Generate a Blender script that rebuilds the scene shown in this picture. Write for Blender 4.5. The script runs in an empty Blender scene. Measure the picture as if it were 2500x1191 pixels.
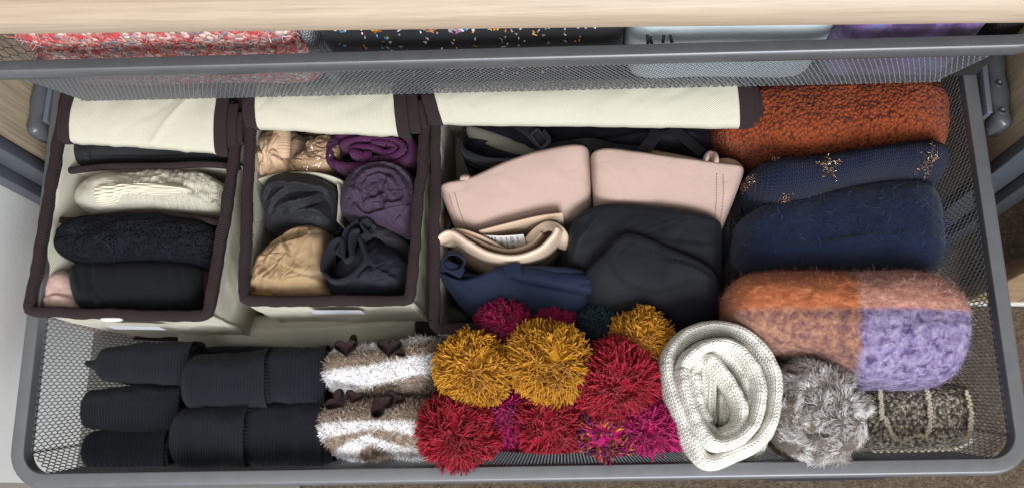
import bpy, math, random
import numpy as np
from mathutils import Matrix, Vector

rng = np.random.default_rng(7)
random.seed(7)
SC = bpy.context.scene
COL = SC.collection
PI = math.pi

# ------------------------------------------------------------------ camera
F_PX, IMG_W, IMG_H = 2309.4, 2500.0, 1191.0
CAM = np.array([0.0903, -0.3240, 1.1710])

def _rot(p, y, r):
    cx, sx = math.cos(p), math.sin(p); cy, sy = math.cos(y), math.sin(y); cz, sz = math.cos(r), math.sin(r)
    rx = np.array([[1, 0, 0], [0, cx, -sx], [0, sx, cx]])
    ry = np.array([[cy, 0, sy], [0, 1, 0], [-sy, 0, cy]])
    rz = np.array([[cz, -sz, 0], [sz, cz, 0], [0, 0, 1]])
    return rx @ ry @ rz
CROT = _rot(0.2533, 0.0817, 0.0018)

cam_data = bpy.data.cameras.new('camera')
cam_data.sensor_width = 36.0
cam_data.lens = 36.0 * F_PX / IMG_W
cam_data.clip_start = 0.02
cam_data.clip_end = 50.0
cam = bpy.data.objects.new('camera', cam_data)
COL.objects.link(cam)
m = Matrix([list(CROT[0]) + [CAM[0]], list(CROT[1]) + [CAM[1]], list(CROT[2]) + [CAM[2]], [0, 0, 0, 1]])
cam.matrix_world = m
SC.camera = cam

# ------------------------------------------------------------------ light: daylight from a window behind the viewer
world = bpy.data.worlds.new('World')
SC.world = world
world.use_nodes = True
bg = world.node_tree.nodes['Background']
bg.inputs[0].default_value = (0.93, 0.96, 1.0, 1)
bg.inputs[1].default_value = 0.46

def area(name, loc, target, sx, sy, power, color):
    d = bpy.data.lights.new(name, 'AREA'); d.shape = 'RECTANGLE'
    d.size = sx; d.size_y = sy; d.energy = power; d.color = color
    o = bpy.data.objects.new(name, d); COL.objects.link(o)
    o.location = loc
    o.rotation_euler = (Vector(target) - Vector(loc)).to_track_quat('-Z', 'Y').to_euler()
    return o
area('window_light', (0.95, -2.60, 2.45), (0.0, -0.1, 0.28), 2.0, 1.5, 165.0, (0.93, 0.97, 1.0))
area('fill_light', (-0.5, -1.2, 2.4), (0.0, -0.1, 0.28), 1.2, 1.2, 20.0, (1.0, 0.97, 0.93))  # added soft fill, no lamp known at this spot

SC.view_settings.view_transform = 'Standard'
SC.view_settings.look = 'None'
SC.view_settings.exposure = 0.15
SC.view_settings.gamma = 1.0
SC.view_settings.use_curve_mapping = False
SC.render.engine = 'CYCLES'
SC.cycles.use_denoising = True
SC.cycles.max_bounces = 7
SC.cycles.transparent_max_bounces = 12

# ------------------------------------------------------------------ plan helper: photo pixel + height -> metres
def W(px, py, z):
    d = CROT @ np.array([(px - IMG_W / 2) / F_PX, -(py - IMG_H / 2) / F_PX, -1.0])
    return CAM + d * ((z - CAM[2]) / d[2])

def WL(pts, z):
    return np.array([W(p[0], p[1], z if len(p) < 3 else p[2]) for p in pts])

# ------------------------------------------------------------------ noise
def _h(i, j, s):
    n = (i.astype(np.int64) * 374761393 + j.astype(np.int64) * 668265263 + s * 1442695041) & 0x7fffffff
    n = ((n ^ (n >> 13)) * 1274126177) & 0x7fffffff
    return ((n ^ (n >> 16)) & 0xffff) / 65535.0

def vn(x, y, s=0):
    x = np.asarray(x, float); y = np.asarray(y, float)
    i = np.floor(x); j = np.floor(y); u = x - i; v = y - j
    u = u * u * u * (u * (u * 6 - 15) + 10); v = v * v * v * (v * (v * 6 - 15) + 10)
    a = _h(i, j, s); b = _h(i + 1, j, s); c = _h(i, j + 1, s); d = _h(i + 1, j + 1, s)
    return (a * (1 - u) + b * u) * (1 - v) + (c * (1 - u) + d * u) * v

def fbm(x, y, s=0, o=4):
    r = 0; a = 0.5; t = 0
    for k in range(o):
        r = r + a * (vn(x * 2 ** k, y * 2 ** k, s + k * 17) - 0.5); t += a; a *= 0.5
    return r / t * 2

# ------------------------------------------------------------------ objects
def base_of(V):
    return np.array([V[:, 0].mean(), V[:, 1].mean(), V[:, 2].min()])

def tag(o, label=None, cat=None, group=None, kind=None):
    if label: o['label'] = label
    if cat: o['category'] = cat
    if group: o['group'] = group
    if kind: o['kind'] = kind
    return o

def thing(name, loc, label=None, cat=None, group=None):
    o = bpy.data.objects.new(name, None); COL.objects.link(o)
    o.empty_display_size = 0.02
    o.location = [float(v) for v in loc]
    o['base'] = [float(v) for v in loc]
    return tag(o, label, cat, group)

def mk(name, V, F, mat, parent=None, uv=None, col=None, smooth=True, label=None, cat=None, group=None, kind=None):
    V = np.asarray(V, dtype=np.float64).reshape(-1, 3)
    me = bpy.data.meshes.new(name)
    if isinstance(F, tuple): Fs = [np.asarray(f, dtype=np.int32) for f in F if len(f)]
    else: Fs = [np.asarray(F, dtype=np.int32)]
    loops = np.concatenate([f.ravel() for f in Fs])
    cnt = np.concatenate([np.full(len(f), f.shape[1], np.int32) for f in Fs])
    start = np.concatenate([[0], np.cumsum(cnt)[:-1]]).astype(np.int32)
    if parent is None:
        off = base_of(V)
    else:
        off = parent_off(parent)
    me.vertices.add(len(V)); me.loops.add(len(loops)); me.polygons.add(len(cnt))
    me.vertices.foreach_set('co', (V - off).astype(np.float32).ravel())
    me.loops.foreach_set('vertex_index', loops)
    me.polygons.foreach_set('loop_start', start)
    if smooth: me.polygons.foreach_set('use_smooth', np.ones(len(cnt), bool))
    if uv is not None:
        l = me.uv_layers.new(name='UVMap')
        l.data.foreach_set('uv', np.asarray(uv, np.float32)[loops].ravel())
    if col is not None:
        a = me.color_attributes.new('Col', 'FLOAT_COLOR', 'POINT')
        c = np.ones((len(V), 4), np.float32); c[:, :3] = col
        a.data.foreach_set('color', c.ravel())
    me.update(calc_edges=True); me.validate()
    if mat is not None: me.materials.append(mat)
    o = bpy.data.objects.new(name, me); COL.objects.link(o)
    if parent is None:
        o.location = off; o['base'] = [float(v) for v in off]
    else:
        o.parent = parent
    return tag(o, label, cat, group, kind)

def parent_off(p):
    while p is not None:
        if p.parent is None: return np.array(p['base'])
        p = p.parent

def grid_faces(nu, nv, close_u=False, close_v=False, base=0):
    """vertex index = i*nv + j"""
    iu = np.arange(nu if close_u else nu - 1); jv = np.arange(nv if close_v else nv - 1)
    I, J = np.meshgrid(iu, jv, indexing='ij'); I = I.ravel(); J = J.ravel()
    I2 = (I + 1) % nu; J2 = (J + 1) % nv
    return np.stack([I * nv + J, I2 * nv + J, I2 * nv + J2, I * nv + J2], 1) + base

def merge(parts):
    Vs, Q, T, U, C = [], [], [], [], []; b = 0
    for p in parts:
        Vs.append(p[0]); f = p[1]
        fs = f if isinstance(f, tuple) else (f,)
        for g in fs:
            g = np.asarray(g)
            if len(g) == 0: continue
            (Q if g.shape[1] == 4 else T).append(g + b)
        b += len(p[0])
        if len(p) > 2 and p[2] is not None: U.append(p[2])
        if len(p) > 3 and p[3] is not None: C.append(p[3])
    F = tuple(np.concatenate(x) for x in (Q, T) if x)
    return np.concatenate(Vs), F, (np.concatenate(U) if U else None), (np.concatenate(C) if C else None)

def spline(pts, n, closed=False):
    """Catmull-Rom resampled to n points equally spaced"""
    P = np.asarray(pts, float)
    if closed: Q = np.vstack([P[-1], P, P[0], P[1]])
    else: Q = np.vstack([2 * P[0] - P[1], P, 2 * P[-1] - P[-2]])
    out = []
    for k in range(1, len(Q) - 2):
        t = np.linspace(0, 1, 16, endpoint=False)[:, None]
        a, b, c, d = Q[k - 1], Q[k], Q[k + 1], Q[k + 2]
        out.append(0.5 * (2 * b + (c - a) * t + (2 * a - 5 * b + 4 * c - d) * t ** 2 + (3 * b - a - 3 * c + d) * t ** 3))
    out = np.vstack(out + [Q[-2][None]])
    return resample(out, n, closed)

def resample(out, n, closed=False):
    s = np.concatenate([[0], np.cumsum(np.linalg.norm(np.diff(out, axis=0), axis=1))])
    q = np.linspace(0, s[-1], n + 1)[:-1] if closed else np.linspace(0, s[-1], n)
    return np.stack([np.interp(q, s, out[:, k]) for k in range(out.shape[1])], 1)

def box(x0, x1, y0, y1, z0, z1):
    V = np.array([[x, y, z] for x in (x0, x1) for y in (y0, y1) for z in (z0, z1)], float)
    F = np.array([[0, 1, 3, 2], [4, 6, 7, 5], [0, 4, 5, 1], [2, 3, 7, 6], [0, 2, 6, 4], [1, 5, 7, 3]])
    return V, F

def bevel(o, w=0.002, seg=2):
    md = o.modifiers.new('bevel', 'BEVEL'); md.width = w; md.segments = seg; md.limit_method = 'ANGLE'
    return o

# ------------------------------------------------------------------ shape generators
def seg_dist(X, Y, line):
    """unsigned and signed distance of points to a polyline (left of travel is positive), plus taper 0..1 at the ends"""
    best = np.full(X.shape, 1e9); sd = np.zeros(X.shape); tp = np.zeros(X.shape)
    L = np.concatenate([[0], np.cumsum(np.linalg.norm(np.diff(line, axis=0), axis=1))])
    for k in range(len(line) - 1):
        a = line[k]; b = line[k + 1]; ab = b - a; ll = ab @ ab + 1e-12
        t = np.clip(((X - a[0]) * ab[0] + (Y - a[1]) * ab[1]) / ll, 0, 1)
        dx = X - a[0] - t * ab[0]; dy = Y - a[1] - t * ab[1]
        d = np.sqrt(dx * dx + dy * dy)
        cr = ab[0] * (Y - a[1]) - ab[1] * (X - a[0])
        mk_ = d < best
        best = np.where(mk_, d, best); sd = np.where(mk_, np.sign(cr) * d, sd)
        tp = np.where(mk_, (L[k] + t * math.sqrt(ll)) / L[-1], tp)
    return best, sd, np.clip(np.sin(PI * tp), 0, 1) ** 0.5

def valley(pts, depth, width, z=0.29):
    line = spline(WL(pts, z)[:, :2], 18)
    def f(X, Y):
        d, s, t = seg_dist(X, Y, line); return -depth * np.exp(-(d / width) ** 2) * (0.35 + 0.65 * t)
    return f

def fold(pts, depth, length, z=0.29, soft=0.0009):
    """an overlapping layer whose edge runs along pts; the raised cloth lies to the left of travel"""
    line = spline(WL(pts, z)[:, :2], 18)
    def f(X, Y):
        d, s, t = seg_dist(X, Y, line)
        return depth * (0.25 + 0.75 * t) * np.where(s > -soft * 2, np.exp(-np.maximum(s, 0) / length), 0) * (1 / (1 + np.exp(-np.clip(s / soft, -30, 30)))) * np.where(d > length * 5, 0, 1)
    return f

def ridge(pts, h, width, z=0.29):
    line = spline(WL(pts, z)[:, :2], 18)
    def f(X, Y):
        d, s, t = seg_dist(X, Y, line); return h * np.sqrt(np.maximum(0, 1 - (d / width) ** 2)) * (0.3 + 0.7 * t)
    return f

def fsum(*fs):
    return lambda X, Y: sum(f(X, Y) for f in fs)

def wrinkle(scale, amp, ang=0.0, aniso=3.0, seed=1, o=3):
    c, s = math.cos(ang), math.sin(ang)
    def f(X, Y):
        a = (c * X + s * Y) / scale / aniso; b = (-s * X + c * Y) / scale
        w = fbm(a * 1.3 + 5, b * 1.3, seed + 50, 2) * 0.8
        n = fbm(a + w, b + w, seed, o)
        return amp * (1 - 2.2 * np.abs(n))
    return f

def crumple(scale, amp, seed=1, warp=1.2, ang=0.0, aniso=1.6):
    c, s = math.cos(ang), math.sin(ang)
    def f(X, Y):
        a = (c * X + s * Y) / scale / aniso; b = (-s * X + c * Y) / scale
        wx = fbm(a * 0.7 + 3, b * 0.7, seed + 31, 2); wy = fbm(a * 0.7, b * 0.7 + 8, seed + 47, 2)
        n = np.abs(fbm(a + warp * wx, b + warp * wy, seed, 2)); n2 = np.abs(fbm(a * 2.1 + warp * wy, b * 2.1 - warp * wx, seed + 5, 2))
        return amp * (np.minimum(n * 3.2, 1) ** 0.7 - 0.6 + 0.35 * np.minimum(n2 * 3.2, 1) ** 0.7)
    return f

def bumps(scale, amp, seed=1, o=3):
    return lambda X, Y: amp * fbm(X / scale, Y / scale, seed, o)

def slab(B, T, ze, H, zb, nu=140, nv=70, er=5.0, ep=2.4, relief=None, zref=None, taper=1.0, world=False, sharp=False):
    """padded folded garment: front edge B and back edge T (pixels, left to right) at height ze, domed by H, sides down to zb.
    returns V, F, UV (metres)"""
    nu = int(nu * 0.77); nv = int(nv * 0.77)
    zr = ze + H * 0.5 if zref is None else zref
    pl = (lambda q: np.asarray(q, float)) if world else (lambda q: WL(q, zr)[:, :2])
    b = spline(pl(B), nu); t = spline(pl(T), nu)
    u = (1 - np.cos(np.linspace(0, PI, nu))) / 2 * 0.35 + np.linspace(0, 1, nu) * 0.65
    idx = u * (nu - 1); k = np.arange(nu)
    b = np.stack([np.interp(idx, k, b[:, c]) for c in (0, 1)], 1); t = np.stack([np.interp(idx, k, t[:, c]) for c in (0, 1)], 1)
    s = np.maximum(1 - np.abs(2 * u - 1) ** er, 0) ** (1 / er)
    v = (1 - np.cos(np.linspace(0, PI, nv))) / 2 * 0.6 + np.linspace(0, 1, nv) * 0.4
    vv = 0.5 + (v[None, :] - 0.5) * s[:, None]
    XY = b[:, None, :] * (1 - vv[..., None]) + t[:, None, :] * vv[..., None]
    pv = np.maximum(1 - np.abs(2 * v - 1) ** ep, 0) ** (1 / ep)
    if sharp: pv = np.maximum(1 - (1 - v) ** ep, 0) ** (1 / ep) * (1 - 0.10 * np.clip((v - 0.9) / 0.1, 0, 1) ** 3)
    pu = np.maximum(1 - np.abs(2 * u - 1) ** (er * 1.2), 0) ** (1 / 2.4)
    Z = ze + H * pv[None, :] * pu[:, None]
    X = XY[..., 0]; Y = XY[..., 1]
    if relief is not None:
        wgt = np.clip(pv[None, :] * pu[:, None] * 2.2, 0, 1) * taper
        Z = Z + relief(X, Y) * wgt
    V = np.stack([X, Y, Z], -1)
    lu = np.linalg.norm(np.diff((b + t) / 2, axis=0), axis=1); U = np.concatenate([[0], np.cumsum(lu)])
    wd = np.linalg.norm(t - b, axis=1).mean()
    arc = np.concatenate([[0], np.cumsum(np.hypot(np.diff(v) * wd, np.diff(pv) * H))])
    uv = np.stack([np.repeat(U[:, None], nv, 1), np.repeat(arc[None], nu, 0)], -1)
    parts = [V.reshape(-1, 3)]; uvs = [uv.reshape(-1, 2)]
    F = [grid_faces(nu, nv)]
    # sides
    cen = V.reshape(-1, 3).mean(0)
    loop = np.concatenate([np.arange(nu) * nv, (np.arange(nu)[::-1]) * nv + nv - 1])
    base = nu * nv; prev = loop; n = len(loop)
    for q, fr in enumerate((0.25, 0.6, 1.0)):
        R = V.reshape(-1, 3)[loop].copy()
        R[:, 2] = R[:, 2] * (1 - fr) + zb * fr
        bul = 1 + 0.01 * math.sin(PI * fr) - 0.02 * fr
        R[:, :2] = cen[:2] + (R[:, :2] - cen[:2]) * bul
        parts.append(R); ub = uv.reshape(-1, 2)[loop].copy()
        ub[:nu, 1] -= (ze - zb) * fr; ub[nu:, 1] += (ze - zb) * fr
        uvs.append(ub)
        cur = np.arange(n) + base; base += n
        F.append(np.stack([prev, np.roll(prev, -1), np.roll(cur, -1), cur], 1)[:, ::-1]); prev = cur
    return np.concatenate(parts), np.concatenate(F), np.concatenate(uvs)

def blob(outline, ze, H, zb, nr=60, nt=160, ep=2.4, relief=None, center=None, zref=None, dish=0.0, grow=1.0):
    """round garment seen from above: closed outline (pixels), dome H above ze, sides to zb"""
    nr = int(nr * 0.78); nt = int(nt * 0.78)
    zr = ze + H * 0.45 if zref is None else zref
    o = spline(WL(outline, zr)[:, :2], nt, True)
    c = o.mean(0) if center is None else W(center[0], center[1], zr)[:2]
    o = c + (o - c) * grow
    r = np.sin(np.linspace(0, PI / 2, nr)) * 0.5 + np.linspace(0, 1, nr) * 0.5
    r[0] = 0.004
    XY = c + (o[None] - c) * r[:, None, None]
    Z = ze + H * np.maximum(1 - r ** ep, 0)[:, None] ** (1 / ep) + np.zeros((nr, nt)) - dish * np.exp(-(r[:, None] / 0.45) ** 2)
    X = XY[..., 0]; Y = XY[..., 1]
    if relief is not None: Z = Z + relief(X, Y) * np.clip((1 - r[:, None]) * 9, 0, 1)
    V = np.stack([X, Y, Z], -1).reshape(-1, 3)
    F = [grid_faces(nr, nt, close_v=True)]
    parts = [V]; last = V[-nt:]; b = nr * nt
    prev = np.arange(nt) + (nr - 1) * nt
    for fr in (0.3, 0.65, 1.0):
        R = last.copy(); R[:, 2] = R[:, 2] * (1 - fr) + zb * fr
        R[:, :2] = c + (R[:, :2] - c) * (1 + 0.015 * math.sin(PI * fr) - 0.03 * fr)
        parts.append(R); cur = np.arange(nt) + b; b += nt
        F.append(np.stack([prev, cur, np.roll(cur, -1), np.roll(prev, -1)], 1)[:, ::-1]); prev = cur
    V = np.concatenate(parts)
    return V, np.concatenate(F)[:, ::-1], V[:, :2].copy()

def sweep(path, a, b, n=12, power=2.0, up=(0, 0, 1), closed=False, caps=True, ups=None):
    """oval tube along a 3-D path: half width a (sideways), half height b (along up); a, b scalar or per point"""
    P = np.asarray(path, float); m_ = len(P)
    a = np.broadcast_to(np.asarray(a, float), (m_,)); b = np.broadcast_to(np.asarray(b, float), (m_,))
    if closed: T = np.roll(P, -1, 0) - np.roll(P, 1, 0)
    else: T = np.gradient(P, axis=0)
    T = T / (np.linalg.norm(T, axis=1)[:, None] + 1e-12)
    U = np.broadcast_to(np.asarray(up, float), (m_, 3)) if ups is None else np.asarray(ups, float)
    S = np.cross(T, U); S /= (np.linalg.norm(S, axis=1)[:, None] + 1e-12)
    N = np.cross(S, T)
    th = np.linspace(0, 2 * PI, n, endpoint=False) + PI / n
    cs = np.sign(np.cos(th)) * np.abs(np.cos(th)) ** (2 / power); sn = np.sign(np.sin(th)) * np.abs(np.sin(th)) ** (2 / power)
    V = P[:, None] + S[:, None] * (a[:, None] * cs)[..., None] + N[:, None] * (b[:, None] * sn)[..., None]
    F = [grid_faces(m_, n, close_u=closed, close_v=True)]
    L = np.concatenate([[0], np.cumsum(np.linalg.norm(np.diff(P, axis=0), axis=1))])
    per = 2 * (a.mean() + b.mean()) * 0.8
    uv = np.stack([np.repeat(L[:, None], n, 1), np.repeat((np.arange(n) / n * per)[None], m_, 0)], -1).reshape(-1, 2)
    V = V.reshape(-1, 3); T3 = []
    if caps and not closed:
        V = np.vstack([V, P[0], P[-1]]); uv = np.vstack([uv, uv[0], uv[-1]])
        i0, i1 = m_ * n, m_ * n + 1; j = np.arange(n); j2 = (j + 1) % n
        T3 = np.concatenate([np.stack([np.full(n, i0), j2, j], 1)[:, ::-1] * 1, np.stack([np.full(n, i1), (m_ - 1) * n + j, (m_ - 1) * n + j2], 1)[:, ::-1]])
        return V, (np.concatenate(F), T3), uv
    return V, np.concatenate(F), uv

def strands(P, D, length, radius, curl=0.3, nseg=4, sides=3, grav=0.0, seed=3, tip=0.55, lv=(0.8, 1.15), K=None):
    """many thin yarn ends: roots P, directions D"""
    g = np.random.default_rng(seed); n = len(P)
    D = D / (np.linalg.norm(D, axis=1)[:, None] + 1e-12)
    L = np.broadcast_to(np.asarray(length, float), (n,)) * g.uniform(*lv, n)
    R0 = np.broadcast_to(np.asarray(radius, float), (n,))
    K = g.normal(0, 1, (n, 3)) if K is None else K + g.normal(0, 0.18, (n, 3))
    K = K - D * (K * D).sum(1)[:, None]; K *= curl
    K[:, 2] -= grav
    K2 = g.normal(0, 1, (n, 3)) * curl * 0.4
    t = np.linspace(0, 1, nseg + 1)
    C = P[:, None] + L[:, None, None] * (D[:, None] * t[None, :, None] + K[:, None] * (t ** 2)[None, :, None] * 0.5 + K2[:, None] * np.sin(t * 5)[None, :, None] * 0.3)
    A = np.cross(D, g.normal(0, 1, (n, 3))); A /= np.linalg.norm(A, axis=1)[:, None] + 1e-12
    B = np.cross(D, A)
    rad = R0[:, None] * (1 - (1 - tip) * t[None])
    th = np.linspace(0, 2 * PI, sides, endpoint=False)
    V = C[:, :, None] + rad[:, :, None, None] * (A[:, None, None] * np.cos(th)[None, None, :, None] + B[:, None, None] * np.sin(th)[None, None, :, None])
    V = V.reshape(-1, 3)
    base = (np.arange(n) * (nseg + 1) * sides)[:, None, None]
    i = np.arange(nseg)[None, :, None]; j = np.arange(sides if sides > 2 else 1)[None, None, :]; j2 = (j + 1) % sides
    Q = np.stack([base + i * sides + j, base + i * sides + j2, base + (i + 1) * sides + j2, base + (i + 1) * sides + j], -1).reshape(-1, 4)
    return V, Q, n, (nseg + 1) * sides

def rep_col(cols, per):
    return np.repeat(np.asarray(cols, float), per, 0)

def surf_sample(V, F, n, seed=1, zmin=None):
    """n random points on a quad mesh with normals and uv weights"""
    g = np.random.default_rng(seed)
    A, B, C, D = (V[F[:, k]] for k in range(4))
    N = np.cross(C - A, D - B); ar = np.linalg.norm(N, axis=1) / 2
    cen = (A + B + C + D) / 4
    if zmin is not None: ar = np.where(cen[:, 2] > zmin, ar, 0)
    f = g.choice(len(F), n, p=ar / ar.sum())
    u = g.random((n, 1)); v = g.random((n, 1))
    P = (A[f] * (1 - u) + B[f] * u) * (1 - v) + (D[f] * (1 - u) + C[f] * u) * v
    N = N[f] / (np.linalg.norm(N[f], axis=1)[:, None] + 1e-12)
    return P, N
# ------------------------------------------------------------------ materials
class NT:
    def __init__(s, name):
        s.m = bpy.data.materials.new(name); s.m.use_nodes = True
        s.t = s.m.node_tree; s.b = s.t.nodes['Principled BSDF']
        s.out = s.t.nodes['Material Output']
    def n(s, typ, **kw):
        x = s.t.nodes.new(typ)
        for k, v in kw.items():
            if hasattr(x, k): setattr(x, k, v)
        return x
    def l(s, a, b): s.t.links.new(a, b)
    def put(s, sock, v):
        if hasattr(v, 'is_linked') or hasattr(v, 'links'): s.l(v, sock)
        else: sock.default_value = v
    def math(s, op, a, b=None, c=None):
        x = s.n('ShaderNodeMath', operation=op)
        s.put(x.inputs[0], a)
        if b is not None: s.put(x.inputs[1], b)
        if c is not None: s.put(x.inputs[2], c)
        return x.outputs[0]
    def coord(s, kind='Object'):
        return s.n('ShaderNodeTexCoord').outputs[kind]
    def mapping(s, vec, scale=(1, 1, 1), rot=(0, 0, 0), loc=(0, 0, 0)):
        x = s.n('ShaderNodeMapping'); s.l(vec, x.inputs[0])
        x.inputs['Scale'].default_value = scale; x.inputs['Rotation'].default_value = rot; x.inputs['Location'].default_value = loc
        return x.outputs[0]
    def noise(s, vec, scale, detail=4, rough=0.55, dist=0.0):
        x = s.n('ShaderNodeTexNoise'); s.l(vec, x.inputs['Vector'])
        x.inputs['Scale'].default_value = scale; x.inputs['Detail'].default_value = detail
        x.inputs['Roughness'].default_value = rough; x.inputs['Distortion'].default_value = dist
        return x.outputs['Fac']
    def ramp(s, fac, stops):
        x = s.n('ShaderNodeValToRGB'); s.l(fac, x.inputs[0])
        e = x.color_ramp.elements
        while len(e) < len(stops): e.new(0.5)
        for k, (p, c) in enumerate(stops):
            e[k].position = p; e[k].color = tuple(c) + (1,) if len(c) == 3 else c
        return x.outputs[0]
    def mix(s, fac, a, b):
        x = s.n('ShaderNodeMix', data_type='RGBA')
        s.put(x.inputs[0], fac)
        for sock, v in ((x.inputs[6], a), (x.inputs[7], b)):
            if isinstance(v, tuple): sock.default_value = v + (1,) if len(v) == 3 else v
            else: s.l(v, sock)
        return x.outputs[2]
    def bump(s, h, strength=0.5, dist=0.001, prev=None):
        x = s.n('ShaderNodeBump'); x.inputs['Strength'].default_value = strength; x.inputs['Distance'].default_value = dist
        s.l(h, x.inputs['Height'])
        if prev is not None: s.l(prev, x.inputs['Normal'])
        return x.outputs[0]
    def done(s, color, rough=0.9, normal=None, sheen=0.0, metal=0.0, spec=0.3):
        b = s.b
        if isinstance(color, tuple): b.inputs['Base Color'].default_value = color + (1,) if len(color) == 3 else color
        else: s.l(color, b.inputs['Base Color'])
        s.put(b.inputs['Roughness'], rough)
        b.inputs['Metallic'].default_value = metal
        b.inputs['Specular IOR Level'].default_value = spec
        if sheen:
            b.inputs['Sheen Weight'].default_value = sheen * 0.22; b.inputs['Sheen Roughness'].default_value = 0.6
        if normal is not None: s.l(normal, b.inputs['Normal'])
        return s.m

def sc(c, k): return tuple(min(1, x * k) for x in c)

def fabric(name, c, var=0.15, rough=0.88, sheen=0.15, weave=900.0, wstr=0.35, spec=0.25, big=14.0, fine=260.0, c2=None):
    """plain cloth: fine weave relief, slow colour drift"""
    k = NT(name); o = k.coord()
    n1 = k.noise(o, big, 5); n2 = k.noise(o, fine, 3)
    base = k.mix(k.math('MULTIPLY', n1, 1.0), sc(c, 1 - var), c2 or sc(c, 1 + var))
    base = k.mix(k.math('MULTIPLY', n2, 0.35), base, sc(c, 0.72))
    uv = k.coord('UV')
    w1 = k.n('ShaderNodeTexWave', wave_type='BANDS', bands_direction='DIAGONAL'); k.l(k.mapping(uv, (1, 1, 1)), w1.inputs[0])
    w1.inputs['Scale'].default_value = weave / 6.28; w1.inputs['Distortion'].default_value = 0.6; w1.inputs['Detail'].default_value = 1
    nb = k.bump(w1.outputs['Fac'], wstr, 0.0004)
    nb = k.bump(n2, 0.3, 0.0006, nb)
    return k.done(base, rough, nb, sheen, spec=spec)

def knit(name, c, sw=0.0034, sh=0.0028, depth=0.0012, c2=None, dark=0.55, sheen=0.25, drift=18.0, mode='V', fleck=None, rot=0.0, wob=0.0006):
    """knitted yarn: stitch relief laid out in cloth UV metres. mode V = stocking stitch, R = ribs, P = purl dashes"""
    k = NT(name); uv = k.coord('UV'); o = k.coord()
    wn = k.n('ShaderNodeTexNoise'); k.l(o, wn.inputs['Vector']); wn.inputs['Scale'].default_value = 90; wn.inputs['Detail'].default_value = 2
    vm = k.n('ShaderNodeVectorMath', operation='MULTIPLY_ADD'); k.l(wn.outputs['Color'], vm.inputs[0]); vm.inputs[1].default_value = (wob, wob, 0)
    k.l(k.mapping(uv, (1, 1, 1), (0, 0, rot)), vm.inputs[2])
    sp = k.n('ShaderNodeSeparateXYZ'); k.l(vm.outputs[0], sp.inputs[0])
    u = k.math('DIVIDE', sp.outputs[0], sw); v = k.math('DIVIDE', sp.outputs[1], sh)
    fx = k.math('FRACT', u)
    t = k.math('ABSOLUTE', k.math('MULTIPLY_ADD', fx, 2.0, -1.0))
    if mode == 'V':
        vv = k.math('FRACT', k.math('MULTIPLY_ADD', t, 0.8, v))
        h = k.math('MULTIPLY', k.math('SINE', k.math('MULTIPLY', vv, PI)), k.math('ABSOLUTE', k.math('SINE', k.math('MULTIPLY', fx, 2 * PI))))
    elif mode == 'R':
        hv = k.math('MULTIPLY_ADD', k.math('SINE', k.math('MULTIPLY', v, 2 * PI)), 0.06, 0.94)
        h = k.math('MULTIPLY', k.math('SINE', k.math('MULTIPLY', fx, PI)), hv)
    else:
        off = k.math('MULTIPLY', k.math('FLOOR', v), 0.5)
        fx2 = k.math('FRACT', k.math('ADD', u, off)); fv = k.math('FRACT', v)
        h = k.math('MULTIPLY', k.math('SINE', k.math('MULTIPLY', fx2, PI)), k.math('SINE', k.math('MULTIPLY', fv, PI)))
    fz = k.noise(o, 700, 3, 0.6)
    n1 = k.noise(o, drift, 4)
    col = k.mix(n1, sc(c, 0.86), c2 or sc(c, 1.18))
    if fleck:
        for (fc, sca, lo, hi) in fleck:
            fn = k.noise(o, sca, 3, 0.6)
            col = k.mix(k.ramp(fn, [(lo, (0, 0, 0)), (hi, (1, 1, 1))]), col, fc)
    col = k.mix(k.ramp(h, [(0.0, (1, 1, 1)), (0.5, (0, 0, 0))]), col, k.mix(dark, (0, 0, 0), col))  # shade between stitches, put into the colour
    col = k.mix(k.math('MULTIPLY', fz, 0.16), col, sc(c, 0.7))
    nb = k.bump(k.math('MULTIPLY_ADD', fz, 0.25, h), 0.9, depth)
    return k.done(col, 0.95, nb, sheen, spec=0.12)

def boucle(name, c, c2, gap, scale=230.0, depth=0.003, stretch=(1, 0.75, 1), drift=30.0, fleck=None, thr=(0.46, 0.88)):
    """looped yarn: rounded nubs with gaps between them"""
    k = NT(name); o = k.coord()
    w = k.n('ShaderNodeTexNoise'); k.l(o, w.inputs['Vector']); w.inputs['Scale'].default_value = 120; w.inputs['Detail'].default_value = 2
    vm = k.n('ShaderNodeVectorMath', operation='MULTIPLY_ADD'); k.l(w.outputs['Color'], vm.inputs[0]); vm.inputs[1].default_value = (0.004, 0.004, 0.004); k.l(o, vm.inputs[2])
    v = k.n('ShaderNodeTexVoronoi', feature='F1'); k.l(k.mapping(vm.outputs[0], stretch), v.inputs['Vector']); v.inputs['Scale'].default_value = scale
    n1 = k.noise(o, drift, 4); fz = k.noise(o, 900, 3, 0.6)
    col = k.mix(n1, c, c2)
    col = k.mix(k.math('MULTIPLY', k.n('ShaderNodeSeparateColor').outputs[0], 0.0), col, c) if False else col
    sep = k.n('ShaderNodeSeparateColor'); k.l(v.outputs['Color'], sep.inputs[0])
    if fleck:
        for (fc, lo, hi) in fleck:
            x = k.math('MULTIPLY', k.math('GREATER_THAN', sep.outputs[0], lo), k.math('LESS_THAN', sep.outputs[0], hi))
            col = k.mix(x, col, fc)
    else:
        col = k.mix(k.math('MULTIPLY', sep.outputs[1], 0.4), col, sc(c, 0.6))
    col = k.mix(k.ramp(v.outputs['Distance'], [(thr[0], (0, 0, 0)), (thr[1], (1, 1, 1))]), col, gap)
    h = k.math('MULTIPLY_ADD', fz, 0.18, k.math('SUBTRACT', 1.0, v.outputs['Distance']))
    return k.done(col, 0.95, k.bump(h, 1.0, depth), 0.25, spec=0.1)

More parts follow.
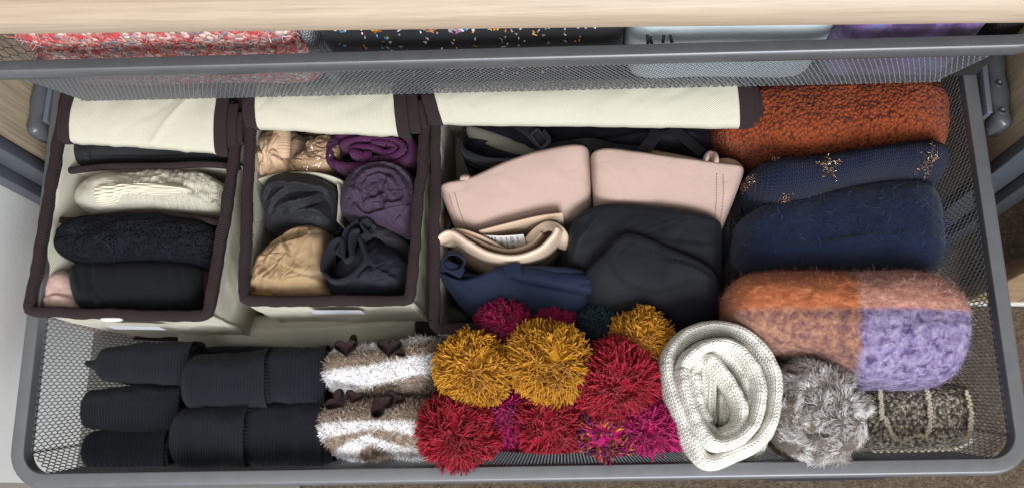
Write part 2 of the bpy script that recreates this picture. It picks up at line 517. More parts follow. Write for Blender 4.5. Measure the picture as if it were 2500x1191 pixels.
def strandmat(name, rough=0.8, sheen=0.2, mul=1.0, spec=0.15):
    k = NT(name)
    a = k.n('ShaderNodeAttribute'); a.attribute_name = 'Col'
    n2 = k.noise(k.coord(), 500, 2)
    col = k.mix(k.math('MULTIPLY', n2, 0.25), a.outputs['Color'], (0.02, 0.02, 0.02))
    m_ = k.done(col, rough, None, sheen, spec=spec)
    return m_

def metal(name, c, rough=0.45, metallic=0.25):
    k = NT(name); o = k.coord()
    n1 = k.noise(o, 60, 5, 0.65); n2 = k.noise(o, 1500, 2); n3 = k.noise(k.mapping(o, (3, 60, 60)), 9, 4, 0.7)
    col = k.mix(n1, sc(c, 0.86), sc(c, 1.12))
    col = k.mix(k.ramp(n3, [(0.66, (0, 0, 0)), (0.74, (1, 1, 1))]), col, sc(c, 1.35))
    r = k.math('MULTIPLY_ADD', n1, 0.16, rough - 0.06)
    return k.done(col, r, k.bump(n2, 0.12, 0.0003), 0, metallic, 0.5)

def wood(name, c1, c2, axis='X', scale=1.0, dk=0.75):
    k = NT(name); o = k.coord()
    st = (1.2, 34, 34) if axis == 'X' else ((34, 1.2, 34) if axis == 'Y' else (34, 34, 1.2))
    g1 = k.noise(k.mapping(o, tuple(a * scale for a in st)), 1.6, 6, 0.6, 0.6)
    g2 = k.noise(k.mapping(o, tuple(a * 5 * scale for a in st)), 2.2, 4, 0.7)
    col = k.ramp(g1, [(0.28, c1), (0.5, tuple((a + b) / 2 for a, b in zip(c1, c2))), (0.68, c2)])
    col = k.mix(k.ramp(g2, [(0.42, (0, 0, 0)), (0.75, (1, 1, 1))]), col, sc(c1, dk))
    return k.done(col, 0.5, k.bump(g2, 0.25, 0.0004), 0, spec=0.35)

M = {}
M['rim'] = metal('grey_powder_coat', (0.145, 0.148, 0.158), 0.42, 0.5)
M['mesh'] = metal('grey_wire_mesh', (0.19, 0.195, 0.205), 0.4, 0.35)
M['frame'] = metal('dark_grey_foil', (0.085, 0.095, 0.115), 0.5, 0.1)
M['bracket'] = metal('grey_plastic', (0.075, 0.08, 0.09), 0.28, 0.0)
M['wood'] = wood('pale_oak_foil', (0.345, 0.262, 0.188), (0.41, 0.325, 0.245), 'X', dk=0.84)
M['wood_side'] = wood('oak_foil_side', (0.34, 0.255, 0.175), (0.52, 0.41, 0.29), 'Z')
M['wood_panel'] = wood('warm_oak_panel', (0.42, 0.28, 0.155), (0.60, 0.43, 0.26), 'X')
M['cream'] = fabric('cream_nonwoven', (0.55, 0.52, 0.42), 0.06, 0.85, 0.05, 1400, 0.9, fine=420)
M['trim'] = fabric('brown_binding_tape', (0.030, 0.019, 0.020), 0.3, 0.95, 0.12, 1500, 1.0, 0.08, fine=500)
M['label_patch'] = fabric('pale_blue_sticker', (0.50, 0.50, 0.55), 0.1, 0.8)
M['white'] = fabric('white_tag', (0.75, 0.73, 0.72), 0.04, 0.7, wstr=0.1)
M['ink'] = fabric('black_ink', (0.02, 0.02, 0.022), 0.05, 0.8)
M['yarn'] = strandmat('dyed_yarn', 1.0, 0.4, spec=0.0)
M['fuzz'] = strandmat('loose_fibre', 0.85, 0.4)
M['fur'] = strandmat('faux_fur', 0.6, 0.3, spec=0.3)
# ------------------------------------------------------------------ setting: carpet, wall
def sheet(name, V, mat, **kw):
    return mk(name, np.array(V, float), np.array([[0, 1, 2, 3]]), mat, smooth=False, **kw)

k = NT('brown_carpet'); o = k.coord()
n1 = k.noise(o, 160, 5, 0.7); n2 = k.noise(o, 6, 3); n3 = k.noise(o, 420, 3, 0.6)
c = k.ramp(n1, [(0.3, (0.075, 0.052, 0.034)), (0.55, (0.17, 0.125, 0.085)), (0.72, (0.29, 0.225, 0.16))])
c = k.mix(k.math('MULTIPLY', n2, 0.4), c, (0.13, 0.095, 0.065))
M['carpet'] = k.done(c, 0.97, k.bump(n3, 1.0, 0.004, k.bump(n1, 1.0, 0.006)), 0.2, spec=0.1)
k = NT('white_wall_paint'); o = k.coord()
n1 = k.noise(o, 150, 4, 0.6); n2 = k.noise(o, 3, 2)
M['wall'] = k.done(k.mix(n2, (0.72, 0.71, 0.69), (0.78, 0.77, 0.75)), 0.8, k.bump(n1, 0.2, 0.0012), spec=0.2)
M['skirting'] = fabric('white_plastic_strip', (0.6, 0.57, 0.52), 0.03, 0.5, wstr=0.05)

gx, gy = 90, 90
X, Y = np.meshgrid(np.linspace(-2.2, 2.2, gx), np.linspace(-2.4, 0.75, gy), indexing='ij')
V = np.stack([X, Y, 0.0015 * fbm(X * 12, Y * 12, 3)], -1).reshape(-1, 3)
mk('carpet_floor', V, grid_faces(gx, gy), M['carpet'], kind='structure', label='brown flecked carpet below the wardrobe')
M['pale_floor'] = fabric('pale_beige_floor', (0.30, 0.275, 0.24), 0.06, 0.7, 0.0, 300, 0.02)
V, F = box(-1.6, -0.26, -1.6, -0.003, 0.003, 0.010)
mk('floor_panel', V, F, M['pale_floor'], smooth=False, kind='structure', label='pale smooth floor left of the carpet')
sheet('wall_left', [(-0.545, -0.33, 0.0), (-0.545, 0.0, 0.0), (-0.545, 0.0, 0.8), (-0.545, -0.33, 0.8)], M['wall'], kind='structure', label='white textured wall left of the drawer')

# ------------------------------------------------------------------ wardrobe carcass
wd = thing('wardrobe', (0, 0.3, 0), 'pale oak wardrobe carcass with dark grey front edges around the drawers', 'wardrobe')
SX = 0.4925
for s in (-1, 1):
    V, F = box(SX, SX + 0.045, 0.004, 0.60, 0.0, 1.5); V[:, 0] *= s
    sp = mk('side_panel', V, F if s > 0 else F[:, ::-1], M['wood_side'], wd, smooth=False)
    V, F = box(SX - 0.001, SX + 0.028, -0.010, 0.003, 0.0, 1.5); V[:, 0] *= s
    bevel(mk('front_edge_strip', V, F if s > 0 else F[:, ::-1], M['frame'], wd, smooth=False), 0.0015)
    V, F = box(SX + 0.029, SX + 0.048, -0.022, -0.003, 0.0, 1.5); V[:, 0] *= s
    bevel(mk('outer_edge_strip', V, F if s > 0 else F[:, ::-1], M['frame'], wd, smooth=False), 0.0015)
    # shelf-pin holes: small dark recessed cups with a raw rim
    for z in (0.365, 0.397, 0.429, 0.461, 0.493, 0.525):
        th = np.linspace(0, 2 * PI, 14, endpoint=False)
        ring = lambda r, d: np.stack([np.full(14, s * (SX - d)), 0.038 + r * np.cos(th), z + r * np.sin(th)], 1)
        V = np.vstack([ring(0.0030, 0.0003), ring(0.0024, 0.0010), ring(0.0021, 0.0002), [[s * (SX - 0.0002), 0.038, z]]])
        F = np.concatenate([grid_faces(3, 14, close_v=True)])
        T = np.stack([28 + np.arange(14), 28 + (np.arange(14) + 1) % 14, np.full(14, 42)], 1)
        mk('pin_hole', V, (F, T), M['frame'] if z > 9 else None, sp)
        bpy.context.scene.collection.objects[-1].data.materials.append(M['hole'] if 'hole' in M else M.setdefault('hole', fabric('raw_hole', (0.09, 0.065, 0.045), 0.2, 0.9)))
V, F = box(-SX, SX, 0.585, 0.60, 0.0, 1.5)
mk('back_panel', V, F, M['wood_side'], wd, smooth=False)
# pull-out shelf above the drawers: rounded front edge
zs = 0.602; ys0 = -0.030
ang = math.atan2(W(2500, 52, zs)[1] - W(0, 80, zs)[1], W(2500, 52, zs)[0] - W(0, 80, zs)[0])
prof = [(0.55, 0.0), (0.002, 0.0), (0.0006, 0.0006), (0.0, 0.002), (0.0, 0.0165), (0.0010, 0.0182), (0.0075, 0.0258), (0.0095, 0.027), (0.55, 0.027)]
xs = np.array([-SX + 0.012, SX - 0.012])
V = np.array([[x, ys0 + (d if d > 0.1 else d) + x * math.tan(ang) * (1 if d < 0.1 else 0), zs + h] for x in xs for d, h in prof])
n = len(prof); F = [[i, n + i, n + (i + 1) % n, (i + 1) % n] for i in range(n)]
shelf = mk('pull_out_shelf', V, np.array(F), M['wood'], None, label='pale oak shelf board across the top of the view', cat='shelf', smooth=False)
V, F = box(-SX + 0.002, -SX + 0.010, 0.02, 0.5, zs, zs + 0.02)
mk('shelf_rail', V, F, M['bracket'], shelf, smooth=False)
V, F = box(SX - 0.010, SX - 0.002, 0.02, 0.5, zs, zs + 0.02)
mk('shelf_rail', V, F, M['bracket'], shelf, smooth=False)

# neighbouring oak front with upright joints, right of the wardrobe
op = thing('oak_door', (0.72, -0.02, 0), 'warm oak board front with dark joints right of the wardrobe edge', 'door')
ty = W(2470, 738, 0.012)[1]
xj = [0.5415, 0.600, 0.655, 0.71, 0.765, 0.82, 0.90, 1.0]
for a, b in zip(xj[:-1], xj[1:]):
    V, F = box(a, b - 0.0012, ty, ty + 0.018, 0.012, 1.2)
    bevel(mk('board', V, F, M['wood_panel'], op, smooth=False), 0.0008, 1)
V, F = box(0.5415, 1.0, ty - 0.003, ty + 0.02, 0.001, 0.0115)
mk('bottom_strip', V, F, M['skirting'], op, smooth=False)

# ------------------------------------------------------------------ wire baskets
def hexnet(A, B, C, D, cell, rowh, r, prism=True, r2=None):
    """expanded-metal net on the quad A(0,0) B(1,0) C(1,1) D(0,1)"""
    A, B, C, D = (np.asarray(p, float) for p in (A, B, C, D))
    lu = (np.linalg.norm(B - A) + np.linalg.norm(C - D)) / 2; lv = (np.linalg.norm(D - A) + np.linalg.norm(C - B)) / 2
    nc = max(2, int(lu / cell)); nr = max(2, int(lv / rowh))
    def pt(u, v):
        u = np.clip(u, 0, 1)[:, None]; v = np.clip(v, 0, 1)[:, None]
        return (A * (1 - u) + B * u) * (1 - v) + (D * (1 - u) + C * u) * v
    N = np.cross(B - A, D - A); N /= np.linalg.norm(N)
    E0, E1 = [], []
    I, J = np.meshgrid(np.arange(nc + 1), np.arange(nr + 1), indexing='ij'); I = I.ravel(); J = J.ravel()
    sh = 0.5 * (J % 2); b = 0.13
    L = pt((I + sh - b) / nc, J / nr); R = pt((I + sh + b) / nc, J / nr)
    E0.append(L); E1.append(R)
    k_ = J < nr
    Iu = I[k_]; Ju = J[k_]; s0 = 0.5 * (Ju % 2); s1 = 0.5 * ((Ju + 1) % 2)
    E0.append(pt((Iu + s0 + b) / nc, Ju / nr)); E1.append(pt((Iu + s0 + 0.5 - b) / nc, (Ju + 1) / nr))
    E0.append(pt((Iu + s0 - b) / nc, Ju / nr)); E1.append(pt((Iu + s0 - 0.5 + b) / nc, (Ju + 1) / nr))
    P0 = np.concatenate(E0); P1 = np.concatenate(E1)
    d = P1 - P0; ln = np.linalg.norm(d, axis=1); ok = ln > 1e-4; P0, P1, d, ln = P0[ok], P1[ok], d[ok], ln[ok]
    d /= ln[:, None]; S = np.cross(d, N)
    n = len(P0)
    r2 = r if r2 is None else r2
    if prism:
        offs = [S * r, -S * r * 0.4 + N * r2, -S * r * 0.4 - N * r2]
    else:
        offs = [S * r + N * r * 0.35, -S * r - N * r * 0.35]
    k3 = len(offs)
    V = np.concatenate([np.stack([P0 + o_ for o_ in offs], 1), np.stack([P1 + o_ for o_ in offs], 1)], 1)
    i = (np.arange(n) * 2 * k3)[:, None]
    if prism: Fq = np.concatenate([np.concatenate([i + a, i + (a + 1) % 3, i + 3 + (a + 1) % 3, i + 3 + a], 1) for a in range(3)])
    else: Fq = np.concatenate([i, i + 1, i + 3, i + 2], 1)
    return V.reshape(-1, 3), Fq

def rounded_rect(x0, x1, y0, y1, r, n=8):
    P = []
    for cx, cy, a0 in ((x1 - r, y0 + r, -PI / 2), (x1 - r, y1 - r, 0), (x0 + r, y1 - r, PI / 2), (x0 + r, y0 + r, PI)):
        for t in np.linspace(0, PI / 2, n): P.append((cx + r * math.cos(a0 + t), cy + r * math.sin(a0 + t)))
    return np.array(P)

def basket(name, label, hw, hwb, yf, yb, zr, zb, rot, inset, cell, rw=0.0145, cc=0.020):
    c, s = math.cos(rot), math.sin(rot)
    def tw(P):
        P = np.asarray(P, float).copy(); x, y = P[:, 0].copy(), P[:, 1].copy()
        P[:, 0] = c * x - s * y; P[:, 1] = s * x + c * y; return P
    bt = thing(name, (0, (yf + yb) / 2, zb), label, 'basket')
    # rim: flat top bar with a rounded outer lip
    ro = rounded_rect(-hw - rw, hw + rw, yf - rw, yb + rw, 0.0225 + rw, 10)
    ri = rounded_rect(-hw, hw, yf, yb, 0.0225, 10)
    rings = []
    for f, z in ((1.0, zr - 0.016), (1.0, zr - 0.001), (0.985, zr), (0.96, zr + 0.0005), (0.93, zr + 0.0006), (0.24, zr + 0.0006), (0.20, zr + 0.0005), (0.10, zr - 0.0006), (0.03, zr - 0.003), (0.01, zr - 0.0055), (0.0, zr - 0.007), (0.0, zr - 0.011), (0.06, zr - 0.015), (0.13, zr - 0.0155), (0.13, zr - 0.006), (0.9, zr - 0.006), (0.9, zr - 0.016)):
        q = ro * (1 - f) + ri * f
        rings.append(np.column_stack([q, np.full(len(q), z)]))
    V = np.concatenate(rings); m_ = len(ro)
    F = grid_faces(len(rings), m_, close_u=True, close_v=True)
    rim = mk('rim', tw(V), F, M['rim'], bt)
    md = rim.modifiers.new('es', 'EDGE_SPLIT'); md.split_angle = math.radians(50)
    hw = hw - 0.008 if hw > 0.451 else hw
    T = {(-1, -1): (-hw, yf), (1, -1): (hw, yf), (1, 1): (hw, yb), (-1, 1): (-hw, yb)}
    Bm = {(-1, -1): (-hwb, yf + inset), (1, -1): (hwb, yf + inset), (1, 1): (hwb, yb - inset), (-1, 1): (-hwb, yb - inset)}
    def p(d, key, z, ax):   # corner cut back along x or y so that the net turns the corner in a chamfer
        x, y = d[key]
        if ax == 'x': x -= key[0] * cc
        else: y -= key[1] * cc
        return tw([[x, y, z]])[0]
    zt = zr - 0.012
    walls = [((-1, -1), (1, -1), 'x', 'x'), ((1, -1), (1, 1), 'y', 'y'), ((1, 1), (-1, 1), 'x', 'x'), ((-1, 1), (-1, -1), 'y', 'y')]
    for k_, (a, b, ax, bx) in enumerate(walls):
        if k_ == 2: continue
        cs = 2.0 if (cc < 0.01 and k_ != 0) else 1.0
        V, F = hexnet(p(Bm, a, zb, ax), p(Bm, b, zb, bx), p(T, b, zt, bx), p(T, a, zt, ax), cell * cs, cell * cs * (0.84 if cc < 0.01 else 0.66), cell * (0.095 if cc < 0.01 else 0.105), True)
        mk('wire_mesh_side', V, F, M['mesh'], bt, smooth=False, kind='stuff')
    for a in ((-1, -1), (1, -1), (1, 1), (-1, 1)):
        e, f = ('y', 'x') if a in ((-1, -1), (1, 1)) else ('x', 'y')
        V, F = hexnet(p(Bm, a, zb, e), p(Bm, a, zb, f), p(T, a, zt, f), p(T, a, zt, e), cell, cell * (0.84 if cc < 0.01 else 0.66), cell * (0.095 if cc < 0.01 else 0.105), True)
        mk('wire_mesh_corner', V, F, M['mesh'], bt, smooth=False, kind='stuff')
    V, F = hexnet(*[tw([[Bm[q][0], Bm[q][1], zb]])[0] for q in ((-1, -1), (1, -1), (1, 1), (-1, 1))], cell * (1 if cc > 0.01 else 1.6), cell * 0.72 * (1 if cc > 0.01 else 1.6), cell * 0.16, False)
    mk('wire_mesh_bottom', V, F, M['mesh'], bt, smooth=False, kind='stuff')
    # back wall stays a plain net far out of sight: coarse
    V, F = hexnet(p(Bm, (1, 1), zb, 'x'), p(Bm, (-1, 1), zb, 'x'), p(T, (-1, 1), zt, 'x'), p(T, (1, 1), zt, 'x'), cell * 1.5, cell, cell * 0.15, False)
    mk('wire_mesh_side', V, F, M['mesh'], bt, smooth=False, kind='stuff')
    return bt, tw

LOW, lowtw = basket('wire_drawer', 'large pulled out grey wire mesh drawer full of clothes', 0.45, 0.425, -0.305, 0.225, 0.300, 0.155, 0.036, 0.020, 0.0062)
UP, uptw = basket('wire_drawer', 'upper grey wire mesh drawer pushed in under the oak shelf', 0.455, 0.4165, 0.0335, 0.555, 0.446, 0.3265, 0.012, 0.013, 0.0046, 0.0120, 0.005)

# drawer runners: rail on each side panel with rounded plastic stop
for s, lab in ((-1, 'glossy grey plastic drawer runner on the left oak panel'), (1, 'dark grey drawer runner with screw on the right oak panel')):
    rn = thing('drawer_runner', (s * 0.478, 0.1, 0.27), lab, 'runner', 'drawer runners')
    x0, x1 = s * 0.4725, s * 0.4915
    pts = WL([(152, 236), (132, 255), (125, 290), (128, 320), (124, 350), (135, 372), (155, 385)] if s < 0 else [(2402, 175), (2425, 215), (2432, 235), (2432, 265), (2428, 290), (2433, 330), (2424, 345), (2412, 340)], 0.29)
    yy = np.linspace(0.0, 1.0, 40)
    y_a, y_b = (0.018, 0.30)
    ys = y_a + (y_b - y_a) * yy
    hw_ = 0.0095 + 0.0022 * np.cos((ys - y_a) / 0.036 * 2 * PI) * np.exp(-(ys - y_a) / 0.08)
    hw_ = hw_ * np.clip((ys - y_a + 0.002) / 0.008, 0.25, 1) ** 0.5
    P = np.column_stack([np.full(40, s * 0.482), ys, np.full(40, 0.285)])
    V, F, uv = sweep(P, hw_, 0.016, 16, 2.8)
    mk('runner_body', V, F, M['bracket'], rn)
    V, F = box(min(s * 0.466, s * 0.4712), max(s * 0.466, s * 0.4712), 0.03, 0.35, 0.278, 0.302)
    bevel(mk('rail', V, F, M['frame'], rn, smooth=False), 0.001)
    for yq in ((0.032, 0.06) if s > 0 else ()):
        th = np.linspace(0, 2 * PI, 12, endpoint=False)
        V = np.vstack([np.column_stack([s * 0.480 + 0.0035 * np.cos(th), yq + 0.0035 * np.sin(th), np.full(12, 0.3012)]), np.column_stack([s * 0.480 + 0.0025 * np.cos(th), yq + 0.0025 * np.sin(th), np.full(12, 0.3028)]), [[s * 0.480, yq, 0.3022]]])
        mk('screw', V, (grid_faces(2, 12, close_v=True), np.stack([12 + np.arange(12), 12 + (np.arange(12) + 1) % 12, np.full(12, 24)], 1)), M['rim'], rn)
# ------------------------------------------------------------------ cream fabric storage boxes with brown binding
def wallpanel(a, b, z0, z1, th, n=60, m_=26, bulge=0.002, seed=1, low=None):
    """upright cloth-covered card between plan points a and b (inside is to the left)"""
    a = np.asarray(a[:2], float); b = np.asarray(b[:2], float)
    t = np.linspace(0, 1, n); d = b - a; L = np.linalg.norm(d); nrm = np.array([-d[1], d[0]]) / L
    U, q = np.meshgrid(t, np.linspace(0, 1, m_), indexing='ij')
    Z = z0 + (z1[0] + (z1[1] - z1[0]) * U - 0.002 - z0) * q
    off = -bulge * np.sin(PI * U) * np.sin(PI * q) + 0.0012 * fbm(U * L * 30, Z * 30, seed) + crumple(0.05, 0.0018, seed + 3, ang=0.9)(U * L, Z)
    def lay(k_):
        P = a + d * U[..., None] + nrm * (off + k_)[..., None]
        if low is not None: P = P + (low[0] * (1 - U)[..., None] + low[1] * U[..., None]) * (1 - q)[..., None]
        return np.concatenate([P, Z[..., None]], -1).reshape(-1, 3)
    uv = np.stack([U * L, Z], -1).reshape(-1, 2)
    V = np.vstack([lay(0), lay(th)]); f = grid_faces(n, m_)
    nv = n * m_
    loop = np.concatenate([np.arange(n) * m_, (n - 1) * m_ + np.arange(1, m_), (np.arange(n)[::-1][1:]) * m_ + m_ - 1, np.arange(m_)[::-1][1:-1]])
    side = np.stack([loop, loop + nv, np.roll(loop, -1) + nv, np.roll(loop, -1)], 1)
    return V, np.concatenate([f, f[:, ::-1] + nv, side]), np.vstack([uv, uv])

def binding(path, w=0.0052, h=0.0062, seed=1, power=3.2):
    P = resample(np.asarray(path, float), max(12, int(np.linalg.norm(np.diff(np.asarray(path, float), axis=0), axis=1).sum() / 0.004)))
    P = P + 0.0007 * np.stack([fbm(P[:, 0] * 60, P[:, 1] * 60, seed), fbm(P[:, 1] * 60 + 9, P[:, 0] * 60, seed + 4), fbm(P[:, 0] * 50 + P[:, 1] * 50, P[:, 2] * 60, seed + 8)], 1)
    return sweep(P, w, h, 14, power)

def storage_box(label, FL, FR, BR, BL, zt, zb, dividers=(), seed=1, left_bind=0.0052, zright=None, lean=0.0):
    bx = thing('storage_box', (W(*FL, zt) + W(*BR, zt)) / 2 * [1, 1, 0] + [0, 0, zb], label, 'storage box', 'cream storage boxes with brown binding')
    zq = zt if zright is None else zright
    fl, fr, br, bl = (W(p[0], p[1], z) for p, z in ((FL, zt), (FR, zq), (BR, zq), (BL, zt)))
    names = (('wall', fl, fr), ('wall', fr, br), ('wall', br, bl), ('wall', bl, fl))
    for q, (nm, a, b) in enumerate(names):
        V, F, uv = wallpanel(a, b, zb, (a[2], b[2]), 0.0035, seed=seed + q, bulge=0.0006, low=((np.array([lean, 0]) if q in (0,) else np.zeros(2), np.zeros(2)) if q == 0 else (np.zeros(2), np.array([lean, 0])) if q == 2 else (np.array([lean, 0]), np.array([lean, 0])) if q == 3 else None))
        mk(nm, V, F[:, ::-1] if q < 0 else F, M['cream'], bx, uv=uv)
    # floor
    V = np.array([p * [1, 1, 0] + [dx, 0, zb + 0.002] for p, dx in ((fl, lean), (fr, 0), (br, 0), (bl, lean))])
    mk('bottom', V, np.array([[0, 1, 2, 3]]), M['cream'], bx, uv=V[:, :2], smooth=False)
    cen = (fl + fr + br + bl) / 4
    def ins(p, k_=0.0018):
        d = cen - p; d[2] = 0; return p + d / np.linalg.norm(d) * k_
    c4 = [ins(p) for p in (fl, fr, br, bl)]
    def near(p, q_, d=0.008): return p + (q_ - p) / np.linalg.norm(q_ - p) * d
    rim_path = []
    for i in range(4):
        p, a, b = c4[i], c4[i - 1], c4[(i + 1) % 4]
        rim_path += [near(p, a), near(p, a, 0.0025) * 0.5 + near(p, b, 0.0025) * 0.5, near(p, b)]
    rim_path.append(rim_path[0])
    lp = resample(np.array(rim_path), 240)
    lp = lp + 0.0014 * np.stack([fbm(lp[:, 0] * 40, lp[:, 1] * 40, seed), fbm(lp[:, 1] * 40 + 9, lp[:, 0] * 40, seed + 4), 1.4 * fbm(lp[:, 0] * 25 + lp[:, 1] * 25, lp[:, 2], seed + 8)], 1)
    V, F, uv = sweep(lp, left_bind * (1 + 0.16 * fbm(np.arange(240) * 0.35, np.zeros(240), seed, 3)), 0.0058 * (1 + 0.12 * fbm(np.arange(240) * 0.3, np.ones(240), seed + 2, 3)), 14, 3.4, closed=False, caps=False)
    mk('rim_binding', V, F, M['trim'], bx, uv=uv)
    # binding seams along the bottom edge and the uprights
    for (a, b) in ((fl, fr), (fr, br)):
        P = np.array([a * [1, 1, 0] + [lean if a is fl else 0, 0, zb + 0.003], b * [1, 1, 0] + [0, 0, zb + 0.003]])
        nrm = np.array([(b - a)[1], -(b - a)[0], 0]); nrm /= np.linalg.norm(nrm)
        V, F, uv = binding(P + nrm * 0.001, 0.0028, 0.0034, seed)
        mk('edge_binding', V, F, M['trim'], bx, uv=uv)
    for q, dv in enumerate(dividers):
        pts = spline(WL(dv['pts'], dv.get('z', zt - 0.012)), 40)
        z1 = pts[:, 2].copy(); lx = lean * np.linspace(1, 0, 40) ** 2
        vv = np.linspace(0, 1, 8)
        P = np.stack([np.column_stack([pts[:, 0] + lx * (1 - v), pts[:, 1], zb + 0.004 + (z1 - zb - 0.004) * v]) for v in vv], 1)
        uv = np.stack([np.repeat(np.linspace(0, 0.17, 40)[:, None], 8, 1), np.repeat(vv[None] * 0.13, 40, 0)], -1).reshape(-1, 2)
        dvo = mk('divider', P.reshape(-1, 3), grid_faces(40, 8), M['cream'], bx, uv=uv)
        so = dvo.modifiers.new('th', 'SOLIDIFY'); so.thickness = 0.002
        if dv.get('bind', True):
            V, F, uv = sweep(pts, 0.0032, 0.0042, 12, 2.6)
            mk('divider_binding', V, F, M['trim'], dvo, uv=uv)
    return bx, (fl, fr, br, bl)

def rolled_lid(bx, F1, F2, B1, B2, zf, zbk, seed=1, bw=0.012, tail=0.010, sag=0.0, cr=()):
    """box lid rolled back on itself: front nose from F1 to F2, back edge from B1 to B2 (pixels)"""
    f1, f2 = W(*F1, zf), W(*F2, zf); b1, b2 = W(*B1, zbk), W(*B2, zbk)
    nu = 90
    def surf(u0, u1, grow=0.0, scale=1.0, shift=0.0, n=nu, t0=0.0, t1=1.0):
        u = np.linspace(u0, u1, n)
        # profile: d 0..1 front to back, h metres above the straight nose-to-back line
        pr = np.array([(0.85, -0.012), (0.55, -0.0135), (0.25, -0.0135), (0.10, -0.012), (0.03, -0.0095), (0.0, -0.006), (0.02, -0.0022), (0.09, 0.0008), (0.25, 0.0038), (0.45, 0.0058), (0.7, 0.0062), (1.0, 0.004), (1.25, 0.000)])
        pr = spline(pr * [1, 1], 44)
        k0, k1 = int(t0 * 43), int(t1 * 43) + 1
        pr = pr[k0:k1].copy()
        cn = np.array([0.5, -0.004])
        prs = cn + (pr - cn) * [scale, scale]
        tg = np.gradient(prs * [0.06, 1], axis=0); nn = np.stack([-tg[:, 1], tg[:, 0]], 1); nn /= np.linalg.norm(nn, axis=1)[:, None] + 1e-9
        D = prs[:, 0] + nn[:, 0] * grow / 0.06; Hh = prs[:, 1] + nn[:, 1] * grow
        A = f1 + (f2 - f1) * u[:, None]; Bq = b1 + (b2 - b1) * u[:, None]
        dr = (Bq - A)
        P = A[:, None] + dr[:, None] * D[None, :, None]
        P[..., 2] += Hh[None] - sag * np.sin(PI * np.clip(u, 0, 1))[:, None]
        wob = 0.0012 * fbm(u[:, None] * 9 + 0 * D[None], D[None] * 1.5 + 0 * u[:, None], seed)
        wob = wob + crumple(0.05, 0.0008, seed, ang=0.7, aniso=2.5)(u[:, None] * np.linalg.norm(f2 - f1) + 0 * D[None], D[None] * 0.06 + 0 * u[:, None])
        P[..., 2] += wob; P[..., 1] += wob * 0.8
        for (ca, cb, dep, wdt) in cr:
            uu = u[:, None] - (ca + (cb - ca) * D[None]); P[..., 2] += dep * np.exp(-(uu / wdt) ** 2) * np.sign(Hh[None] + 0.003)
        P[..., 0] += shift
        arc = np.concatenate([[0], np.cumsum(np.hypot(np.diff(prs[:, 0]) * 0.06, np.diff(prs[:, 1])))])
        uv = np.stack([np.repeat((u * np.linalg.norm(f2 - f1))[:, None], len(D), 1), np.repeat(arc[None], n, 0)], -1)
        return P.reshape(-1, 3), grid_faces(n, len(D)), uv.reshape(-1, 2)
    L = np.linalg.norm(f2 - f1); e = bw / L
    V, F, uv = surf(0.004, 0.996)
    lid = mk('rolled_lid', V, F, M['cream'], bx, uv=uv)
    so = lid.modifiers.new('th', 'SOLIDIFY'); so.thickness = 0.0016
    for (u0, u1) in ((-0.004, e), (1 - e, 1.004)):
        V, F, uv = surf(u0, u1, 0.0012, n=10)
        b_ = mk('lid_binding', V, F, M['trim'], lid, uv=uv)
        so = b_.modifiers.new('th', 'SOLIDIFY'); so.thickness = 0.0034; so.offset = -1
    # inner turns of the roll peeping out at the right end
    for q, (scl, tl) in enumerate(((0.8, tail), (0.55, tail * 1.5), (0.3, tail * 1.2))):
        V, F, uv = surf(1 - e * 1.5, 1.0 + tl / L, 0.0, scale=scl, n=12, t1=0.94)
        b_ = mk('lid_binding', V, F, M['trim'], lid, uv=uv)
        so = b_.modifiers.new('th', 'SOLIDIFY'); so.thickness = 0.0024
    return lid

ZT, ZBX = 0.303, 0.160
BOX1, c1 = storage_box('left cream fabric box holding cream knit, black lace and black socks', (70, 765), (512, 775), (600, 235), (165, 215), ZT, ZBX,
    dividers=({'pts': [(172, 418, 0.287), (260, 408, 0.293), (400, 406, 0.296), (500, 402, 0.294), (588, 408, 0.290)]},
              {'pts': [(150, 538, 0.287), (200, 538, 0.288), (330, 522, 0.292), (450, 530, 0.293), (552, 548, 0.290)]}), seed=11, lean=0.040)
rolled_lid(BOX1, (142, 345), (552, 375), (160, 238), (560, 252), 0.309, 0.3165, seed=5, cr=((0.55, 0.75, 0.0014, 0.02),))
BOX2, c2 = storage_box('middle cream fabric box holding rolled tights in beige, purple and navy', (592, 738), (1003, 737), (1050, 225), (612, 218), ZT, ZBX,
    dividers=({'pts': [(630, 440, 0.288), (680, 428, 0.292), (750, 424, 0.293), (800, 432, 0.292), (835, 445, 0.286)], 'bind': False},
              {'pts': [(822, 450, 0.286), (826, 480, 0.284), (822, 540, 0.282)], 'bind': False}), seed=23)
rolled_lid(BOX2, (598, 310), (1000, 334), (600, 228), (990, 226), 0.311, 0.317, seed=9, tail=0.012, cr=((0.88, 0.95, -0.0012, 0.02),))
BOX3, c3 = storage_box('right cream fabric box full of beige, black and navy bras', (1058, 805), (1790, 800), (1812, 225), (1060, 225), ZT - 0.008, ZBX, seed=37, zright=0.245)
rolled_lid(BOX3, (1050, 299), (1838, 312), (1028, 222), (1830, 212), 0.3105, 0.3175, seed=14, tail=0.007)
